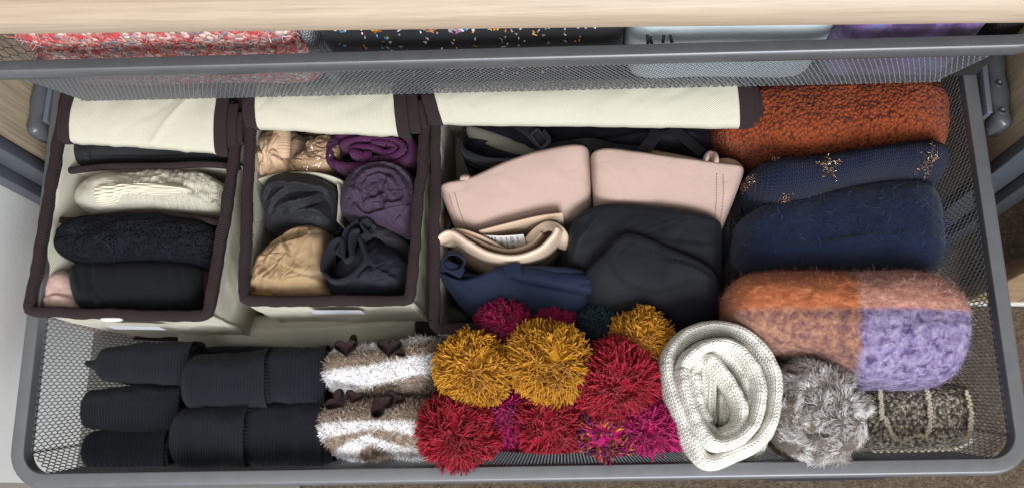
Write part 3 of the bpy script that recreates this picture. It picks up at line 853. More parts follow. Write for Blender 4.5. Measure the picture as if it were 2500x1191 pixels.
# pale stickers and a stitched tag on the box fronts
for bx, pts, z0 in ((BOX1, [(255, 790), (385, 792)], 0.285), (BOX2, [(755, 752), (880, 752)], 0.288)):
    a, b = W(*pts[0], z0), W(*pts[1], z0)
    n = 14; t = np.linspace(0, 1, n)
    P = np.stack([np.column_stack([a[0] + (b[0] - a[0]) * t, a[1] + (b[1] - a[1]) * t - 0.0016, np.full(n, z)]) for z in (z0 - 0.022, z0 - 0.001)], 1)
    mk('sticker', P.reshape(-1, 3), grid_faces(n, 2), M['label_patch'], bx, uv=P.reshape(-1, 3)[:, [0, 2]])
p = W(270, 777, 0.308); V, F, uv = slab([(245, 783), (295, 783)], [(243, 774), (298, 774)], 0.3075, 0.0018, 0.305, 24, 10, er=3)
mk('stitched_tag', V, F, M['white'], BOX1, uv=uv)
# flat folded cream lid lying under the boxes
V, F, uv = slab([(430, 845), (560, 848), (700, 852), (850, 838), (1030, 812)], [(430, 790), (560, 770), (700, 765), (850, 762), (1030, 760)], 0.180, 0.012, 0.165, 120, 40, er=20, ep=1.6,
    relief=fsum(bumps(0.03, 0.002, 5), ridge([(620, 808), (760, 806), (900, 796), (1020, 785)], 0.002, 0.004, 0.185)))
fl = mk('folded_lid', V, F, M['cream'], None, uv=uv, label='cream fabric flap with brown end lying flat below the middle box', cat='box lid')
V, F, uv = slab([(1012, 818), (1064, 808)], [(1012, 776), (1064, 776)], 0.184, 0.013, 0.165, 30, 24, er=6)
mk('end_binding', V, F, M['trim'], fl, uv=uv)

# stray dark threads at the middle box rim
g = np.random.default_rng(5)
for (cx, cy) in ((618, 545), (622, 600), (612, 655)):
    P = np.repeat(W(cx, cy, 0.300)[None], 5, 0) + g.normal(0, 0.003, (5, 3)) * [0.5, 1, 0.3]
    Vs, Q, _, per = strands(P, g.normal(0, 1, (5, 3)) + [0.2, -0.8, 0], 0.018, 0.00022, 1.6, 6, 3, 0.1, int(cx))
    mk('loose_threads', Vs, Q, M['trim'], BOX2, kind='stuff')
# ------------------------------------------------------------------ scarves on the right
def fuzz(name, parent, V, F, n, length, radius, colfn, seed=1, zmin=None, lay=0.6, curl=0.9, nseg=3, flow=None, mat=None, grav=0.0):
    """loose fibres standing off a surface"""
    P, N = surf_sample(V, F, n, seed, zmin)
    g = np.random.default_rng(seed + 99)
    if np.mean(N[:, 2]) < 0: N = -N
    D = N * (1 - lay) + (g.normal(0, 0.6, (n, 3)) if flow is None else flow(P) + g.normal(0, 0.14, (n, 3))) * lay
    Vs, Q, k_, per = strands(P, D, g.uniform(0.5, 1.4, n) * length, radius * 1.25, curl, nseg, 2, grav, seed)
    c = colfn(P, g)
    return mk(name, Vs, Q, mat or M['fuzz'], parent, col=rep_col(c, per), kind='stuff')

def jitter(c, g, n, v=0.15, h=0.05):
    c = np.asarray(c, float)
    return np.clip(c * (1 + g.normal(0, v, (n, 1))) * (1 + g.normal(0, h, (n, 3))), 0.001, 1)

# rust knitted scarf
M['rust'] = boucle('rust_boucle', (0.225, 0.040, 0.011), (0.29, 0.064, 0.021), (0.075, 0.014, 0.006), 330, 0.0030)
V, F, uv = slab([(1742, 330), (1800, 372), (1950, 400), (2120, 400), (2338, 372)], [(1742, 255), (1800, 205), (1950, 185), (2120, 175), (2345, 175)], 0.235, 0.080, 0.17, 170, 90, er=5, ep=3.0,
    relief=fsum(bumps(0.010, 0.0016, 3), bumps(0.05, 0.006, 9, 2), valley([(2085, 220), (2090, 300), (2090, 400)], 0.003, 0.004, 0.31), fold([(1850, 415), (1800, 360), (1785, 310)], 0.006, 0.03, 0.29), fold([(1825, 420), (1775, 355), (1760, 310)], 0.006, 0.02, 0.28)), zref=0.29)
rs = mk('rust_scarf', V, F, M['rust'], None, uv=uv, label='folded rust orange knitted scarf in the back right corner', cat='scarf')
fuzz('loose_fibres', rs, V, F, 1500, 0.003, 0.0001, lambda P, g: jitter((0.34, 0.075, 0.025), g, len(P), 0.3), 5, 0.26, 0.7)

# navy knit with metallic stars
M['navy_knit'] = knit('navy_stocking_stitch', (0.0045, 0.008, 0.029), 0.0042, 0.0036, 0.0014, (0.0065, 0.0115, 0.042), 0.4, 0.25, 30, 'V', fleck=[((0.35, 0.36, 0.42), 800, 0.74, 0.80)], wob=0.0008)
V, F, uv = slab([(1826, 470), (1880, 498), (1960, 492), (2060, 462), (2150, 440), (2240, 434), (2326, 428)], [(1822, 408), (1880, 385), (1960, 378), (2060, 368), (2150, 355), (2240, 345), (2318, 338)], 0.272, 0.060, 0.215, 190, 90, er=6, ep=2.2,
    relief=fsum(bumps(0.03, 0.003, 3, 2), bumps(0.004, 0.0006, 8), valley([(1835, 380), (1850, 420), (1845, 490)], 0.002, 0.004, 0.31)))
st = mk('star_sweater', V, F, M['navy_knit'], None, uv=uv, label='navy knit with copper glitter stars between rust scarf and navy mohair', cat='sweater')
star_mesh = (V, F)
topP, topN = surf_sample(V, F, 60000, 17, 0.27)
if topN[:, 2].mean() < 0: topN = -topN
g = np.random.default_rng(4)
def star_mask(P, cx, cy, r, rot, z=0.325):
    c = W(cx, cy, z); R_ = np.linalg.norm(W(cx + r, cy, z) - c)
    d = P[:, :2] - c[:2]; a = np.arctan2(d[:, 1], d[:, 0]) - rot; rr = np.hypot(d[:, 0], d[:, 1]) / R_
    k_ = np.abs(((a / (2 * PI / 5)) % 1) * 2 - 1)          # 1 on the points, 0 in the notches
    lim = 0.42 / (0.42 + (1 - 0.42) * (1 - k_)) * 1.0
    return rr < lim * np.where(k_ > 0.0, 1, 1)
for (cx, cy, r, rot, keep) in ((2022, 410, 36, 0.35, 0.36), (2268, 385, 38, 0.2, 0.36), (1838, 425, 24, 0.6, 0.8), (1925, 480, 26, 0.9, 0.8), (2020, 462, 14, 0.2, 0.7), (1896, 384, 14, 0.5, 0.7), (2145, 436, 9, 0.1, 0.6), (2245, 430, 9, 0.1, 0.6)):
    mkk = star_mask(topP, cx, cy, r, rot)
    P = topP[mkk]; N = topN[mkk]
    if len(P) == 0: continue
    n = min(len(P), int(900 * (r / 45) ** 2 * keep) + 10); P = P[:n]; N = N[:n]
    D = g.normal(0, 1, (n, 3)) * 1.0 + N * 0.3
    Vs, Q, _, per = strands(P + N * 0.0004, D, 0.0022, 0.00034, 0.6, 2, 3, 0, 5)
    cols = np.where(g.random((n, 1)) < 0.45, [[0.34, 0.19, 0.12]], np.where(g.random((n, 1)) < 0.6, [[0.10, 0.05, 0.04]], [[0.75, 0.62, 0.48]]))
    if 'lurex' not in M:
        k = NT('copper_lurex'); a = k.n('ShaderNodeAttribute'); a.attribute_name = 'Col'
        M['lurex'] = k.done(a.outputs['Color'], 0.25, None, 0, 0.75, 0.6)
    mk('glitter_star', Vs, Q, M['lurex'], st, col=rep_col(cols, per), smooth=False)

# navy mohair
M['mohair'] = fabric('navy_brushed_wool', (0.0045, 0.009, 0.028), 0.35, 0.95, 0.45, 700, 0.3, 0.1, 30, 300)
V, F, uv = slab([(1790, 640), (1850, 662), (2000, 665), (2150, 660), (2322, 665)], [(1800, 520), (1870, 495), (2000, 465), (2150, 440), (2300, 432)], 0.250, 0.062, 0.18, 150, 80, er=6, ep=3.0,
    relief=fsum(bumps(0.04, 0.004, 33, 3), bumps(0.006, 0.0010, 35), fold([(2330, 585), (2150, 575), (1980, 600), (1830, 600)], 0.004, 0.05, 0.30)))
mo = mk('mohair_scarf', V, F, M['mohair'], None, uv=uv, label='folded dark navy mohair scarf with loose blue fibres', cat='scarf')
def navc(P, g):
    c = jitter((0.006, 0.014, 0.045), g, len(P), 0.4); hi = g.random(len(P)) < 0.25
    c[hi] = jitter((0.025, 0.055, 0.14), g, hi.sum(), 0.4); return c
fuzz('loose_fibres', mo, V, F, 7000, 0.0080, 0.000085, navc, 6, 0.225, 0.84, 1.3, 4)

# checked mohair blanket scarf
k = NT('checked_mohair'); o = k.coord()
gm = k.n('ShaderNodeNewGeometry'); sp = k.n('ShaderNodeSeparateXYZ'); k.l(gm.outputs['Position'], sp.inputs[0])
wob = k.noise(o, 60, 3, 0.6)
bx_, by_ = W(2092, 700, 0.34)[0], W(2000, 757, 0.335)[1]
fx = k.math('MULTIPLY_ADD', k.math('SUBTRACT', sp.outputs[0], bx_), 140.0, k.math('MULTIPLY_ADD', wob, 1.6, -0.3)); fx = k.n('ShaderNodeClamp'); 
fxm = k.math('MULTIPLY_ADD', k.math('SUBTRACT', sp.outputs[0], bx_), 150.0, k.math('MULTIPLY_ADD', wob, 1.6, -0.3)); k.l(fxm, fx.inputs[0])
fy = k.n('ShaderNodeClamp'); fym = k.math('MULTIPLY_ADD', k.math('SUBTRACT', sp.outputs[1], by_), 190.0, k.math('MULTIPLY_ADD', wob, 1.6, -0.3)); k.l(fym, fy.inputs[0])
nA = k.noise(o, 130, 5, 0.65, 0.5); nB = k.noise(k.mapping(o, (1, 2.2, 1)), 90, 5, 0.7, 0.8); nC = k.noise(o, 500, 3, 0.6)
orange = k.ramp(nB, [(0.3, (0.17, 0.055, 0.028)), (0.52, (0.33, 0.095, 0.032)), (0.72, (0.45, 0.17, 0.09))])
pinkor = k.ramp(nB, [(0.3, (0.24, 0.10, 0.075)), (0.5, (0.38, 0.17, 0.12)), (0.72, (0.58, 0.36, 0.32))])
brown = k.ramp(nA, [(0.32, (0.075, 0.035, 0.075)), (0.47, (0.19, 0.085, 0.062)), (0.68, (0.36, 0.19, 0.12))])
lil = k.ramp(nA, [(0.36, (0.06, 0.04, 0.105)), (0.48, (0.17, 0.13, 0.25)), (0.66, (0.28, 0.245, 0.345))])
col = k.mix(fy.outputs[0], k.mix(fx.outputs[0], brown, lil), k.mix(fx.outputs[0], orange, pinkor))
M['check'] = k.done(col, 0.95, k.bump(nC, 0.6, 0.0014, k.bump(nA, 0.45, 0.0010)), 0.35, spec=0.1)
V, F, uv = slab([(1772, 775), (1800, 815), (1880, 862), (1990, 872), (2060, 910), (2110, 936), (2200, 938), (2310, 938), (2362, 905)], [(1770, 700), (1810, 668), (1900, 656), (2000, 655), (2080, 655), (2150, 652), (2230, 652), (2310, 672), (2372, 735)], 0.265, 0.082, 0.17, 190, 110, er=7, ep=2.6,
    relief=fsum(bumps(0.05, 0.005, 43, 3), bumps(0.007, 0.0014, 45), valley([(1770, 760), (2000, 762), (2200, 760), (2390, 765)], 0.0016, 0.005, 0.335), fold([(2400, 800), (2300, 790), (2200, 800)], 0.002, 0.02, 0.33)))
ck = mk('checked_scarf', V, F, M['check'], None, uv=uv, label='thick fluffy scarf checked in orange, brown and lilac', cat='scarf')
def ckc(P, g):
    fx_ = np.clip((P[:, 0] - bx_) * 150 + g.normal(0, 0.5, len(P)), 0, 1)[:, None]; fy_ = np.clip((P[:, 1] - by_) * 190 + g.normal(0, 0.5, len(P)), 0, 1)[:, None]
    lo = np.array([0.24, 0.12, 0.09]) * (1 - fx_) + np.array([0.20, 0.165, 0.27]) * fx_
    hi = np.array([0.42, 0.13, 0.05]) * (1 - fx_) + np.array([0.55, 0.28, 0.20]) * fx_
    c = lo * (1 - fy_) + hi * fy_
    r = g.random(len(P)); c[r < 0.16] = np.array([0.11, 0.07, 0.19]); c[r > 0.9] = c[r > 0.9] * 0.6 + np.array([0.25, 0.18, 0.15])
    return np.clip(c * (1 + g.normal(0, 0.28, (len(P), 1))), 0.01, 1)
fuzz('loose_fibres', ck, V, F, 15000, 0.0032, 0.00010, ckc, 7, 0.235, 0.95, 1.2, 3)

# tweed knit with cream cords
M['tweed'] = boucle('tweed_boucle', (0.16, 0.135, 0.105), (0.22, 0.19, 0.15), (0.05, 0.042, 0.033), 420, 0.0022, fleck=[((0.06, 0.05, 0.04), 0.0, 0.30), ((0.36, 0.32, 0.25), 0.72, 1.1)])
V, F, uv = slab([(2060, 1098), (2150, 1098), (2260, 1095), (2375, 1085)], [(2060, 950), (2150, 940), (2260, 935), (2372, 935)], 0.225, 0.038, 0.17, 110, 60, er=9, ep=3, relief=fsum(bumps(0.006, 0.002, 51), bumps(0.03, 0.003, 53)))
tw_ = mk('tweed_scarf', V, F, M['tweed'], None, uv=uv, label='grey brown tweed knit with cream cords in front right corner', cat='scarf')
V2, F2, uv2 = slab([(2075, 1112), (2200, 1112), (2320, 1106), (2385, 1085)], [(2075, 1010), (2200, 1010), (2320, 1005), (2385, 990)], 0.195, 0.02, 0.165, 80, 30, er=7, ep=3, relief=bumps(0.006, 0.0018, 55))
mk('under_layer', V2, F2, M['tweed'], tw_, uv=uv2)
def cord(pts, z, name='cream_cord', rad=0.0034, n=40, parent=tw_, c=(0.42, 0.36, 0.26), seed=1, nz=None):
    P = spline(WL(pts, z), n)
    g = np.random.default_rng(seed); parts = []
    T = np.gradient(P, axis=0); T /= np.linalg.norm(T, axis=1)[:, None]
    for i in range(n):
        s_ = 1 if i % 2 else -1; S_ = np.cross(T[i], [0, 0, 1])
        d = T[i] * 0.8 + S_ * s_ * 0.35 + g.normal(0, 0.3, 3) * [1, 1, 0.3]
        q = P[i] - d * rad * 0.9 + S_ * s_ * rad * g.uniform(0.1, 0.5) + np.array([0, 0, 0.0004])
        t = np.linspace(0, 1, 5)[:, None]
        parts.append(sweep(q + d * rad * 1.8 * t + np.array([0, 0, 1]) * rad * 0.5 * np.sin(PI * t), rad * g.uniform(0.4, 0.75) * np.array([0.5, 1, 1.1, 1, 0.5]), rad * 0.5 * np.array([0.5, 1, 1.1, 1, 0.5]), 7))
    V_, F_, uv_, _ = merge(parts)
    return mk(name, V_, F_, M['cordm'], parent, uv=uv_)
M['cordm'] = fabric('cream_boucle_cord', (0.36, 0.31, 0.235), 0.3, 0.95, 0.2, 900, 0.4, 0.1, 200, 500)
for q, pts in enumerate(([(2148, 948), (2150, 985), (2152, 1020)], [(2260, 945), (2268, 985), (2270, 1030), (2262, 1060)], [(2358, 955), (2368, 1000), (2368, 1045), (2355, 1075)], [(2160, 1020), (2178, 1060), (2200, 1078)], [(2200, 1078), (2240, 1062), (2275, 1075)])):
    cord(pts, 0.265, seed=q, n=26 if q < 3 else 14, rad=0.0025)
cord([(2130, 1100), (2220, 1100), (2320, 1092), (2372, 1070)], 0.232, seed=9, n=44, rad=0.0028)

# grey faux fur roll
foc = (1995, 1010)
out = [(1880, 905), (1935, 872), (2005, 868), (2070, 900), (2115, 950), (2136, 1010), (2128, 1070), (2090, 1120), (2030, 1146), (1970, 1146), (1910, 1112), (1875, 1060), (1866, 980)]
out = [(foc[0] + (a - foc[0]) * 0.90, foc[1] + (b - foc[1]) * 0.90) for a, b in out]
fc = W(foc[0], foc[1], 0.33)[:2]
def furswirl(X, Y):
    d = np.hypot(X - fc[0], Y - fc[1]); a = np.arctan2(Y - fc[1], X - fc[0])
    w = fbm(X * 60, Y * 60, 61, 3)
    return 0.0035 * np.sin((d / 0.016 + a / (2 * PI) + w * 0.9) * 2 * PI) + 0.004 * fbm(X * 45, Y * 45, 63, 3)
V, F, uv = blob(out, 0.275, 0.058, 0.17, 60, 160, 2.6, furswirl)
M['furbase'] = fabric('fur_backing', (0.10, 0.08, 0.065), 0.3, 0.95, 0.2, 700, 0.3, 0.1, 60)
fur = mk('fur_scarf', V, F, M['furbase'], None, uv=uv, label='rolled grey faux fur scarf beside the cream knitted snood', cat='scarf')
def furflow(P):
    d = P[:, :2] - fc; r = np.linalg.norm(d, axis=1)[:, None] + 1e-6
    t = np.stack([-d[:, 1], d[:, 0]], 1) / r
    n = fbm(P[:, 0] * 48, P[:, 1] * 48, 65, 2)[:, None] * 6.0
    e = d / r
    v = t * np.cos(n) + e * (0.10 + np.sin(n))
    return np.column_stack([v, np.full(len(P), -0.1)])
def furc(P, g):
    t = g.random(len(P))[:, None]
    n = np.clip(0.5 + 0.9 * fbm(P[:, 0] * 90, P[:, 1] * 90, 67, 2), 0, 1)[:, None]
    return (np.array([0.36, 0.315, 0.285]) * (1 - n) + np.array([0.78, 0.75, 0.75]) * n) * (0.75 + 0.4 * t)
fuzz('pile', fur, V, F, 38000, 0.0068, 0.00019, furc, 8, 0.215, 0.93, 0.7, 3, furflow, M['fur'], 0.05)

# cream knitted snood: thick loops of ribbed knit
M['cream_rib'] = knit('cream_rib_knit', (0.86, 0.83, 0.74), 0.0050, 0.0032, 0.0018, (0.89, 0.87, 0.80), 0.94, 0.3, 40, 'V', wob=0.0016)
sn = thing('knitted_snood', W(1745, 970, 0.17), 'rolled cream ribbed knitted snood beside the pompoms', 'snood')
def loop(name, pts, a, b, z, closed=True, n=160, seed=1, ribs=6, pw=2.6, lean=0.0):
    P = spline(WL(pts, z), n, closed)
    if not closed:
        tp = np.clip(np.sin(np.linspace(0.12, PI - 0.12, n)) * 2.2, 0.2, 1)
    else: tp = np.ones(n)
    n2 = 40
    V_, F_, uv_ = sweep(P, a * tp, b * tp, n2, pw, closed=closed, caps=not closed)
    # rib relief across the section
    th = np.arange(n2) / n2
    cen = np.repeat(P, n2, 0); body = V_[:n * n2]
    rl = 1 + 0.035 * np.cos(np.tile(th, n) * 2 * PI * ribs * 2) + 0.11 * fbm(np.repeat(np.arange(n), n2) * 0.12, np.tile(th, n) * 5, seed)
    V_[:n * n2] = cen + (body - cen) * rl[:, None]
    return mk(name, V_, F_, M['cream_rib'], sn, uv=np.column_stack([uv_[:, 1], uv_[:, 0]]))
loop('outer_layer', [(1622, 900), (1660, 838), (1725, 815), (1795, 830), (1852, 885), (1874, 945), (1864, 1030), (1830, 1080), (1775, 1108), (1724, 1126), (1692, 1100), (1652, 1020)], 0.0092, 0.050, 0.277, seed=1, ribs=2)
loop('outer_layer', [(1660, 912), (1694, 868), (1738, 853), (1788, 866), (1822, 908), (1838, 962), (1826, 1032), (1790, 1072), (1738, 1086), (1706, 1058), (1676, 1000)], 0.0082, 0.046, 0.297, seed=2, ribs=2)
loop('inner_layer', [(1680, 930), (1706, 888), (1742, 876), (1782, 896), (1808, 945), (1812, 1005), (1790, 1050), (1752, 1070), (1716, 1044), (1690, 985)], 0.0068, 0.040, 0.285, seed=3, ribs=2)
loop('twisted_band', [(1690, 868), (1722, 882), (1758, 920), (1786, 962), (1802, 1005), (1792, 1046), (1752, 1066), (1722, 1050)], 0.0075, 0.034, 0.302, False, 100, seed=4, ribs=2)
loop('twisted_band', [(1684, 905), (1690, 960), (1706, 1012), (1732, 1050)], 0.0085, 0.034, 0.290, False, 70, seed=5, ribs=2)
V, F, uv = slab([(1696, 1030), (1722, 1056), (1752, 1040)], [(1694, 880), (1722, 884), (1752, 925)], 0.285, 0.028, 0.18, 70, 70, er=6, ep=3.5, relief=fsum(lambda X, Y: 0.0013 * np.cos(X / 0.0058 * 2 * PI), valley([(1738, 950), (1740, 1000), (1728, 1050)], 0.007, 0.003, 0.28)))
mk('inner_fold', V, F, M['cream_rib'], sn, uv=uv)
V, F, uv = slab([(1745, 1045), (1770, 1050), (1800, 1030)], [(1745, 940), (1765, 935), (1795, 960)], 0.275, 0.030, 0.18, 60, 60, er=5, ep=3, relief=bumps(0.008, 0.003, 7))
mk('inner_fold', V, F, M['cream_rib'], sn, uv=uv)
V, F, uv = blob([(1640, 880), (1720, 820), (1800, 830), (1870, 900), (1880, 1000), (1868, 1090), (1800, 1115), (1720, 1120), (1670, 1060)], 0.20, 0.015, 0.165, 20, 80)
mk('underside', V, F, M['cream_rib'], sn, uv=uv)
V, F, uv = slab([(1770, 1128), (1820, 1132), (1872, 1124)], [(1800, 1010), (1850, 985), (1890, 955)], 0.262, 0.034, 0.18, 90, 80, er=5, ep=2.2, relief=fsum(bumps(0.005, 0.004, 71), bumps(0.02, 0.004, 72)))
mk('loose_end', V, F, M['cream_rib'], sn, uv=uv)
# ------------------------------------------------------------------ pompoms
def pompom(label, cx, cy, r, z, col, seed, n=3000, group='yarn pompoms', mix=None, flat=0.0):
    c = W(cx, cy, z); R_ = 1.05 * np.linalg.norm(W(cx + r, cy, z) - c)
    g = np.random.default_rng(seed); n = int(n * 1.15)
    o = thing('yarn_pompom', c - [0, 0, R_ * 0.9], label, 'pompom', group)
    # core
    th = np.linspace(0, PI, 14); ph = np.linspace(0, 2 * PI, 20, endpoint=False)
    T_, P_ = np.meshgrid(th, ph, indexing='ij')
    core = c + 0.76 * R_ * np.stack([np.sin(T_) * np.cos(P_), np.sin(T_) * np.sin(P_), np.cos(T_)], -1).reshape(-1, 3)
    core[:, 1] = np.maximum(core[:, 1], -0.296 + 0.036 * core[:, 0] + (0.302 - np.minimum(core[:, 2], 0.302)) * 0.14 + 0.006)
    mk('core', core, grid_faces(14, 20, close_v=True), M['yarn'], o, col=np.tile(np.array(col) * 0.8, (len(core), 1)))
    d = g.normal(0, 1, (int(n * 1.35), 3)); d /= np.linalg.norm(d, axis=1)[:, None]
    d = d[d[:, 2] > -0.72][:n // 5]
    nc = len(d); ids = np.repeat(np.arange(nc), 5); n = len(ids); Kc = g.normal(0, 1, (nc, 3))
    d = d[ids] + g.normal(0, 0.045, (n, 3)); d /= np.linalg.norm(d, axis=1)[:, None]
    # the yarn fans out from a tied waist: comb it in tufts with uneven length
    tuft = 0.24 * np.stack([fbm(d[:, 0] * 5 + 7 * k_ + d[:, 2] * 2, d[:, 1] * 5 + d[:, 2] * 3, seed + k_, 2) for k_ in range(3)], 1)
    pole = np.array([g.normal(0, 0.3), g.normal(0, 0.3) - 0.15, 1.0]); pole /= np.linalg.norm(pole)
    tn = d * (d @ pole)[:, None] - pole; tn /= np.linalg.norm(tn, axis=1)[:, None] + 1e-6
    D = d * 0.85 + tn * 0.55 + tuft * 2.2
    d = d - tn * 0.10 * np.clip(1 + (d @ pole)[:, None], 0, 1)
    ln = R_ * (0.47 + 0.13 * fbm(d[:, 0] * 2.2 + 3, d[:, 1] * 2.2 + d[:, 2] * 1.7, seed + 9, 2))
    rt = d * R_ * 0.60 * g.uniform(0.85, 1.08, (n, 1)); Dn = D / np.linalg.norm(D, axis=1)[:, None]
    Rl = R_ * (1.0 + 0.16 * fbm(d[:, 0] * 1.6 + 3, d[:, 1] * 1.6 + d[:, 2] * 1.3, seed + 9, 2)) * g.uniform(0.90, 1.05, n)
    bq = (rt * Dn).sum(1); cq = (rt * rt).sum(1) - Rl ** 2
    ln = np.clip(-bq + np.sqrt(np.maximum(bq * bq - cq, 1e-8)), R_ * 0.1, R_ * 0.75)
    wild = g.random(n) < 0.006; ln = np.where(wild, ln * 1.12, ln)
    Vs, Q, _, per = strands(c + rt, D, ln, 0.00090, 0.85, 3, 3, 0.05, seed, 0.95, (0.97, 1.03), Kc[ids])
    rel = Vs - c; rr_ = np.linalg.norm(rel, axis=1)[:, None]; lim = np.repeat(Rl * 1.0, per)[:, None]
    Vs = c + rel * np.where(rr_ > lim, (lim + (rr_ - lim) * 0.22) / rr_, 1.0)
    wall_y = -0.296 + 0.036 * Vs[:, 0]
    Vs[:, 1] = np.where(Vs[:, 2] < 0.304, np.maximum(Vs[:, 1], wall_y + (0.302 - np.minimum(Vs[:, 2], 0.302)) * 0.14), Vs[:, 1])
    if mix is None:
        cols = np.array(col)[None] * (1 + g.normal(0, 0.10, (n, 1)))
    else:
        cols = np.array(mix)[g.integers(0, len(mix), n)] * (1 + g.normal(0, 0.15, (n, 1)))
    mk('yarn_ends', Vs, Q, M['yarn'], o, col=rep_col(np.clip(cols, 0.003, 1), per), kind='stuff')
    return o
MUS, CRI, MAG, TEA = (0.60, 0.265, 0.014), (0.40, 0.010, 0.028), (0.47, 0.007, 0.13), (0.012, 0.032, 0.048)
DMG = (0.36, 0.006, 0.075)
pompom('small magenta pompom touching the navy bra', 1235, 812, 76, 0.275, DMG, 101)
pompom('small magenta pompom behind the biggest mustard pompom', 1352, 800, 58, 0.270, DMG, 102)
pompom('dark teal pompom between magenta and mustard pompoms at the back', 1462, 812, 62, 0.268, TEA, 103)
pompom('mustard pompom half hidden behind the cream snood', 1565, 832, 78, 0.285, MUS, 104)
pompom('dark teal pompom low under the pink and red pompoms', 1300, 1092, 76, 0.246, TEA, 105)
pompom('dark teal pompom peeping out beside the cream snood', 1660, 1085, 45, 0.215, TEA, 106, 1200)
pompom('magenta pompom between the two front crimson pompoms', 1240, 1015, 84, 0.262, MAG, 107)
pompom('magenta pompom low beside the cream snood', 1580, 1042, 90, 0.284, MAG, 108)
pompom('magenta pompom squeezed between crimson pompom and cream snood', 1578, 965, 66, 0.268, MAG, 109, 1800)
pompom('crimson pompom in the middle of the front row', 1348, 1032, 94, 0.276, CRI, 110)
pompom('multicoloured orange, pink and purple pompom at the front', 1482, 1064, 78, 0.288, MAG, 111, 2600, mix=[(0.36, 0.006, 0.10), (0.55, 0.20, 0.02), (0.10, 0.02, 0.10), (0.45, 0.06, 0.03), (0.06, 0.02, 0.06), (0.36, 0.006, 0.10)])
pompom('big crimson pompom next to the striped fluffy sock', 1120, 1052, 95, 0.292, CRI, 112, 3200)
pompom('big crimson pompom right of the biggest mustard pompom', 1502, 930, 100, 0.300, CRI, 113, 3200)
pompom('mustard pompom at the left, beside the fluffy sock', 1155, 902, 88, 0.305, MUS, 114, 3000)
pompom('biggest mustard pompom in the centre', 1342, 882, 98, 0.312, MUS, 115, 3400)

# ------------------------------------------------------------------ fluffy striped socks with felt bows
M['terry'] = strandmat('fluffy_terry', 0.9, 0.5)
M['terrybase'] = fabric('terry_backing', (0.42, 0.36, 0.31), 0.15, 0.95, 0.2)
M['felt'] = fabric('brown_felt', (0.026, 0.014, 0.013), 0.2, 1.0, 0.1, 900, 0.2, 0.02)
def fluffy(label, B, T, ze, H, stripe, seed, relief=None):
    V, F, uv = slab(B, T, ze, H, 0.17, 110, 70, er=5, ep=2.6, relief=relief)
    w_ = stripe(V)[:, None]
    o = mk('fluffy_sock', V, F, M['terry'], None, uv=uv, col=np.array([0.27, 0.195, 0.145]) * (1 - w_) + np.array([0.72, 0.70, 0.70]) * w_, label=label, cat='sock', group='striped fluffy socks')
    def colf(P, g):
        w = stripe(P)[:, None]
        w = np.clip(w + g.normal(0, 0.10, w.shape), 0, 1)
        return np.clip((np.array([0.31, 0.225, 0.165]) * (1 - w) + np.array([0.86, 0.84, 0.85]) * w) * (1 + g.normal(0, 0.13, w.shape)), 0.02, 1)
    fuzz('terry_pile', o, V, F, 18500, 0.0034, 0.00032, colf, seed, 0.19, 0.66, 1.2, 3, None, M['terry'])
    return o
def bands(lines, z):
    """boundaries given as pixel polylines from back to front; alternating tan, white, tan ..."""
    L = [spline(WL(l, z)[:, :2], 24) for l in lines]
    def f(P):
        k_ = np.zeros(len(P))
        for l in L:
            k_ += 1 / (1 + np.exp(-np.clip((np.interp(P[:, 0], l[:, 0], l[:, 1]) - P[:, 1]) / 0.0008, -40, 40)))
        return 0.5 - 0.5 * np.cos(PI * k_)
    return f
s1 = bands([[(760, 862), (900, 853), (1000, 840), (1090, 800)], [(760, 906), (900, 893), (1000, 872), (1090, 850)], [(760, 958), (900, 940), (1000, 918), (1090, 900)]], 0.30)
s1b = lambda P: 1 - s1(P)
fs1 = fluffy('striped fluffy sock with brown felt hearts, the one touching the cream flap', [(784, 935), (830, 958), (930, 960), (1060, 962)], [(800, 858), (850, 845), (960, 838), (1020, 822), (1072, 815)], 0.250, 0.055, s1b, 201)
s2 = bands([[(760, 1036), (900, 1028), (1080, 1030)], [(760, 1072), (840, 1062), (920, 1048), (1000, 1060), (1080, 1065)], [(760, 1110), (820, 1095), (870, 1070), (905, 1062), (940, 1075), (1000, 1092), (1080, 1100)], [(760, 1300), (860, 1125), (890, 1086), (908, 1080), (925, 1090), (960, 1125), (1080, 1300)]], 0.29)
fs2 = fluffy('striped fluffy sock with brown felt hearts at the drawer front', [(780, 1075), (825, 1112), (905, 1118), (930, 1105), (1000, 1115), (1072, 1118)], [(778, 1005), (810, 980), (900, 968), (1000, 965), (1072, 965)], 0.245, 0.055, s2, 202,
    relief=fsum(valley([(935, 1130), (905, 1090), (880, 1070)], 0.006, 0.006, 0.28)))
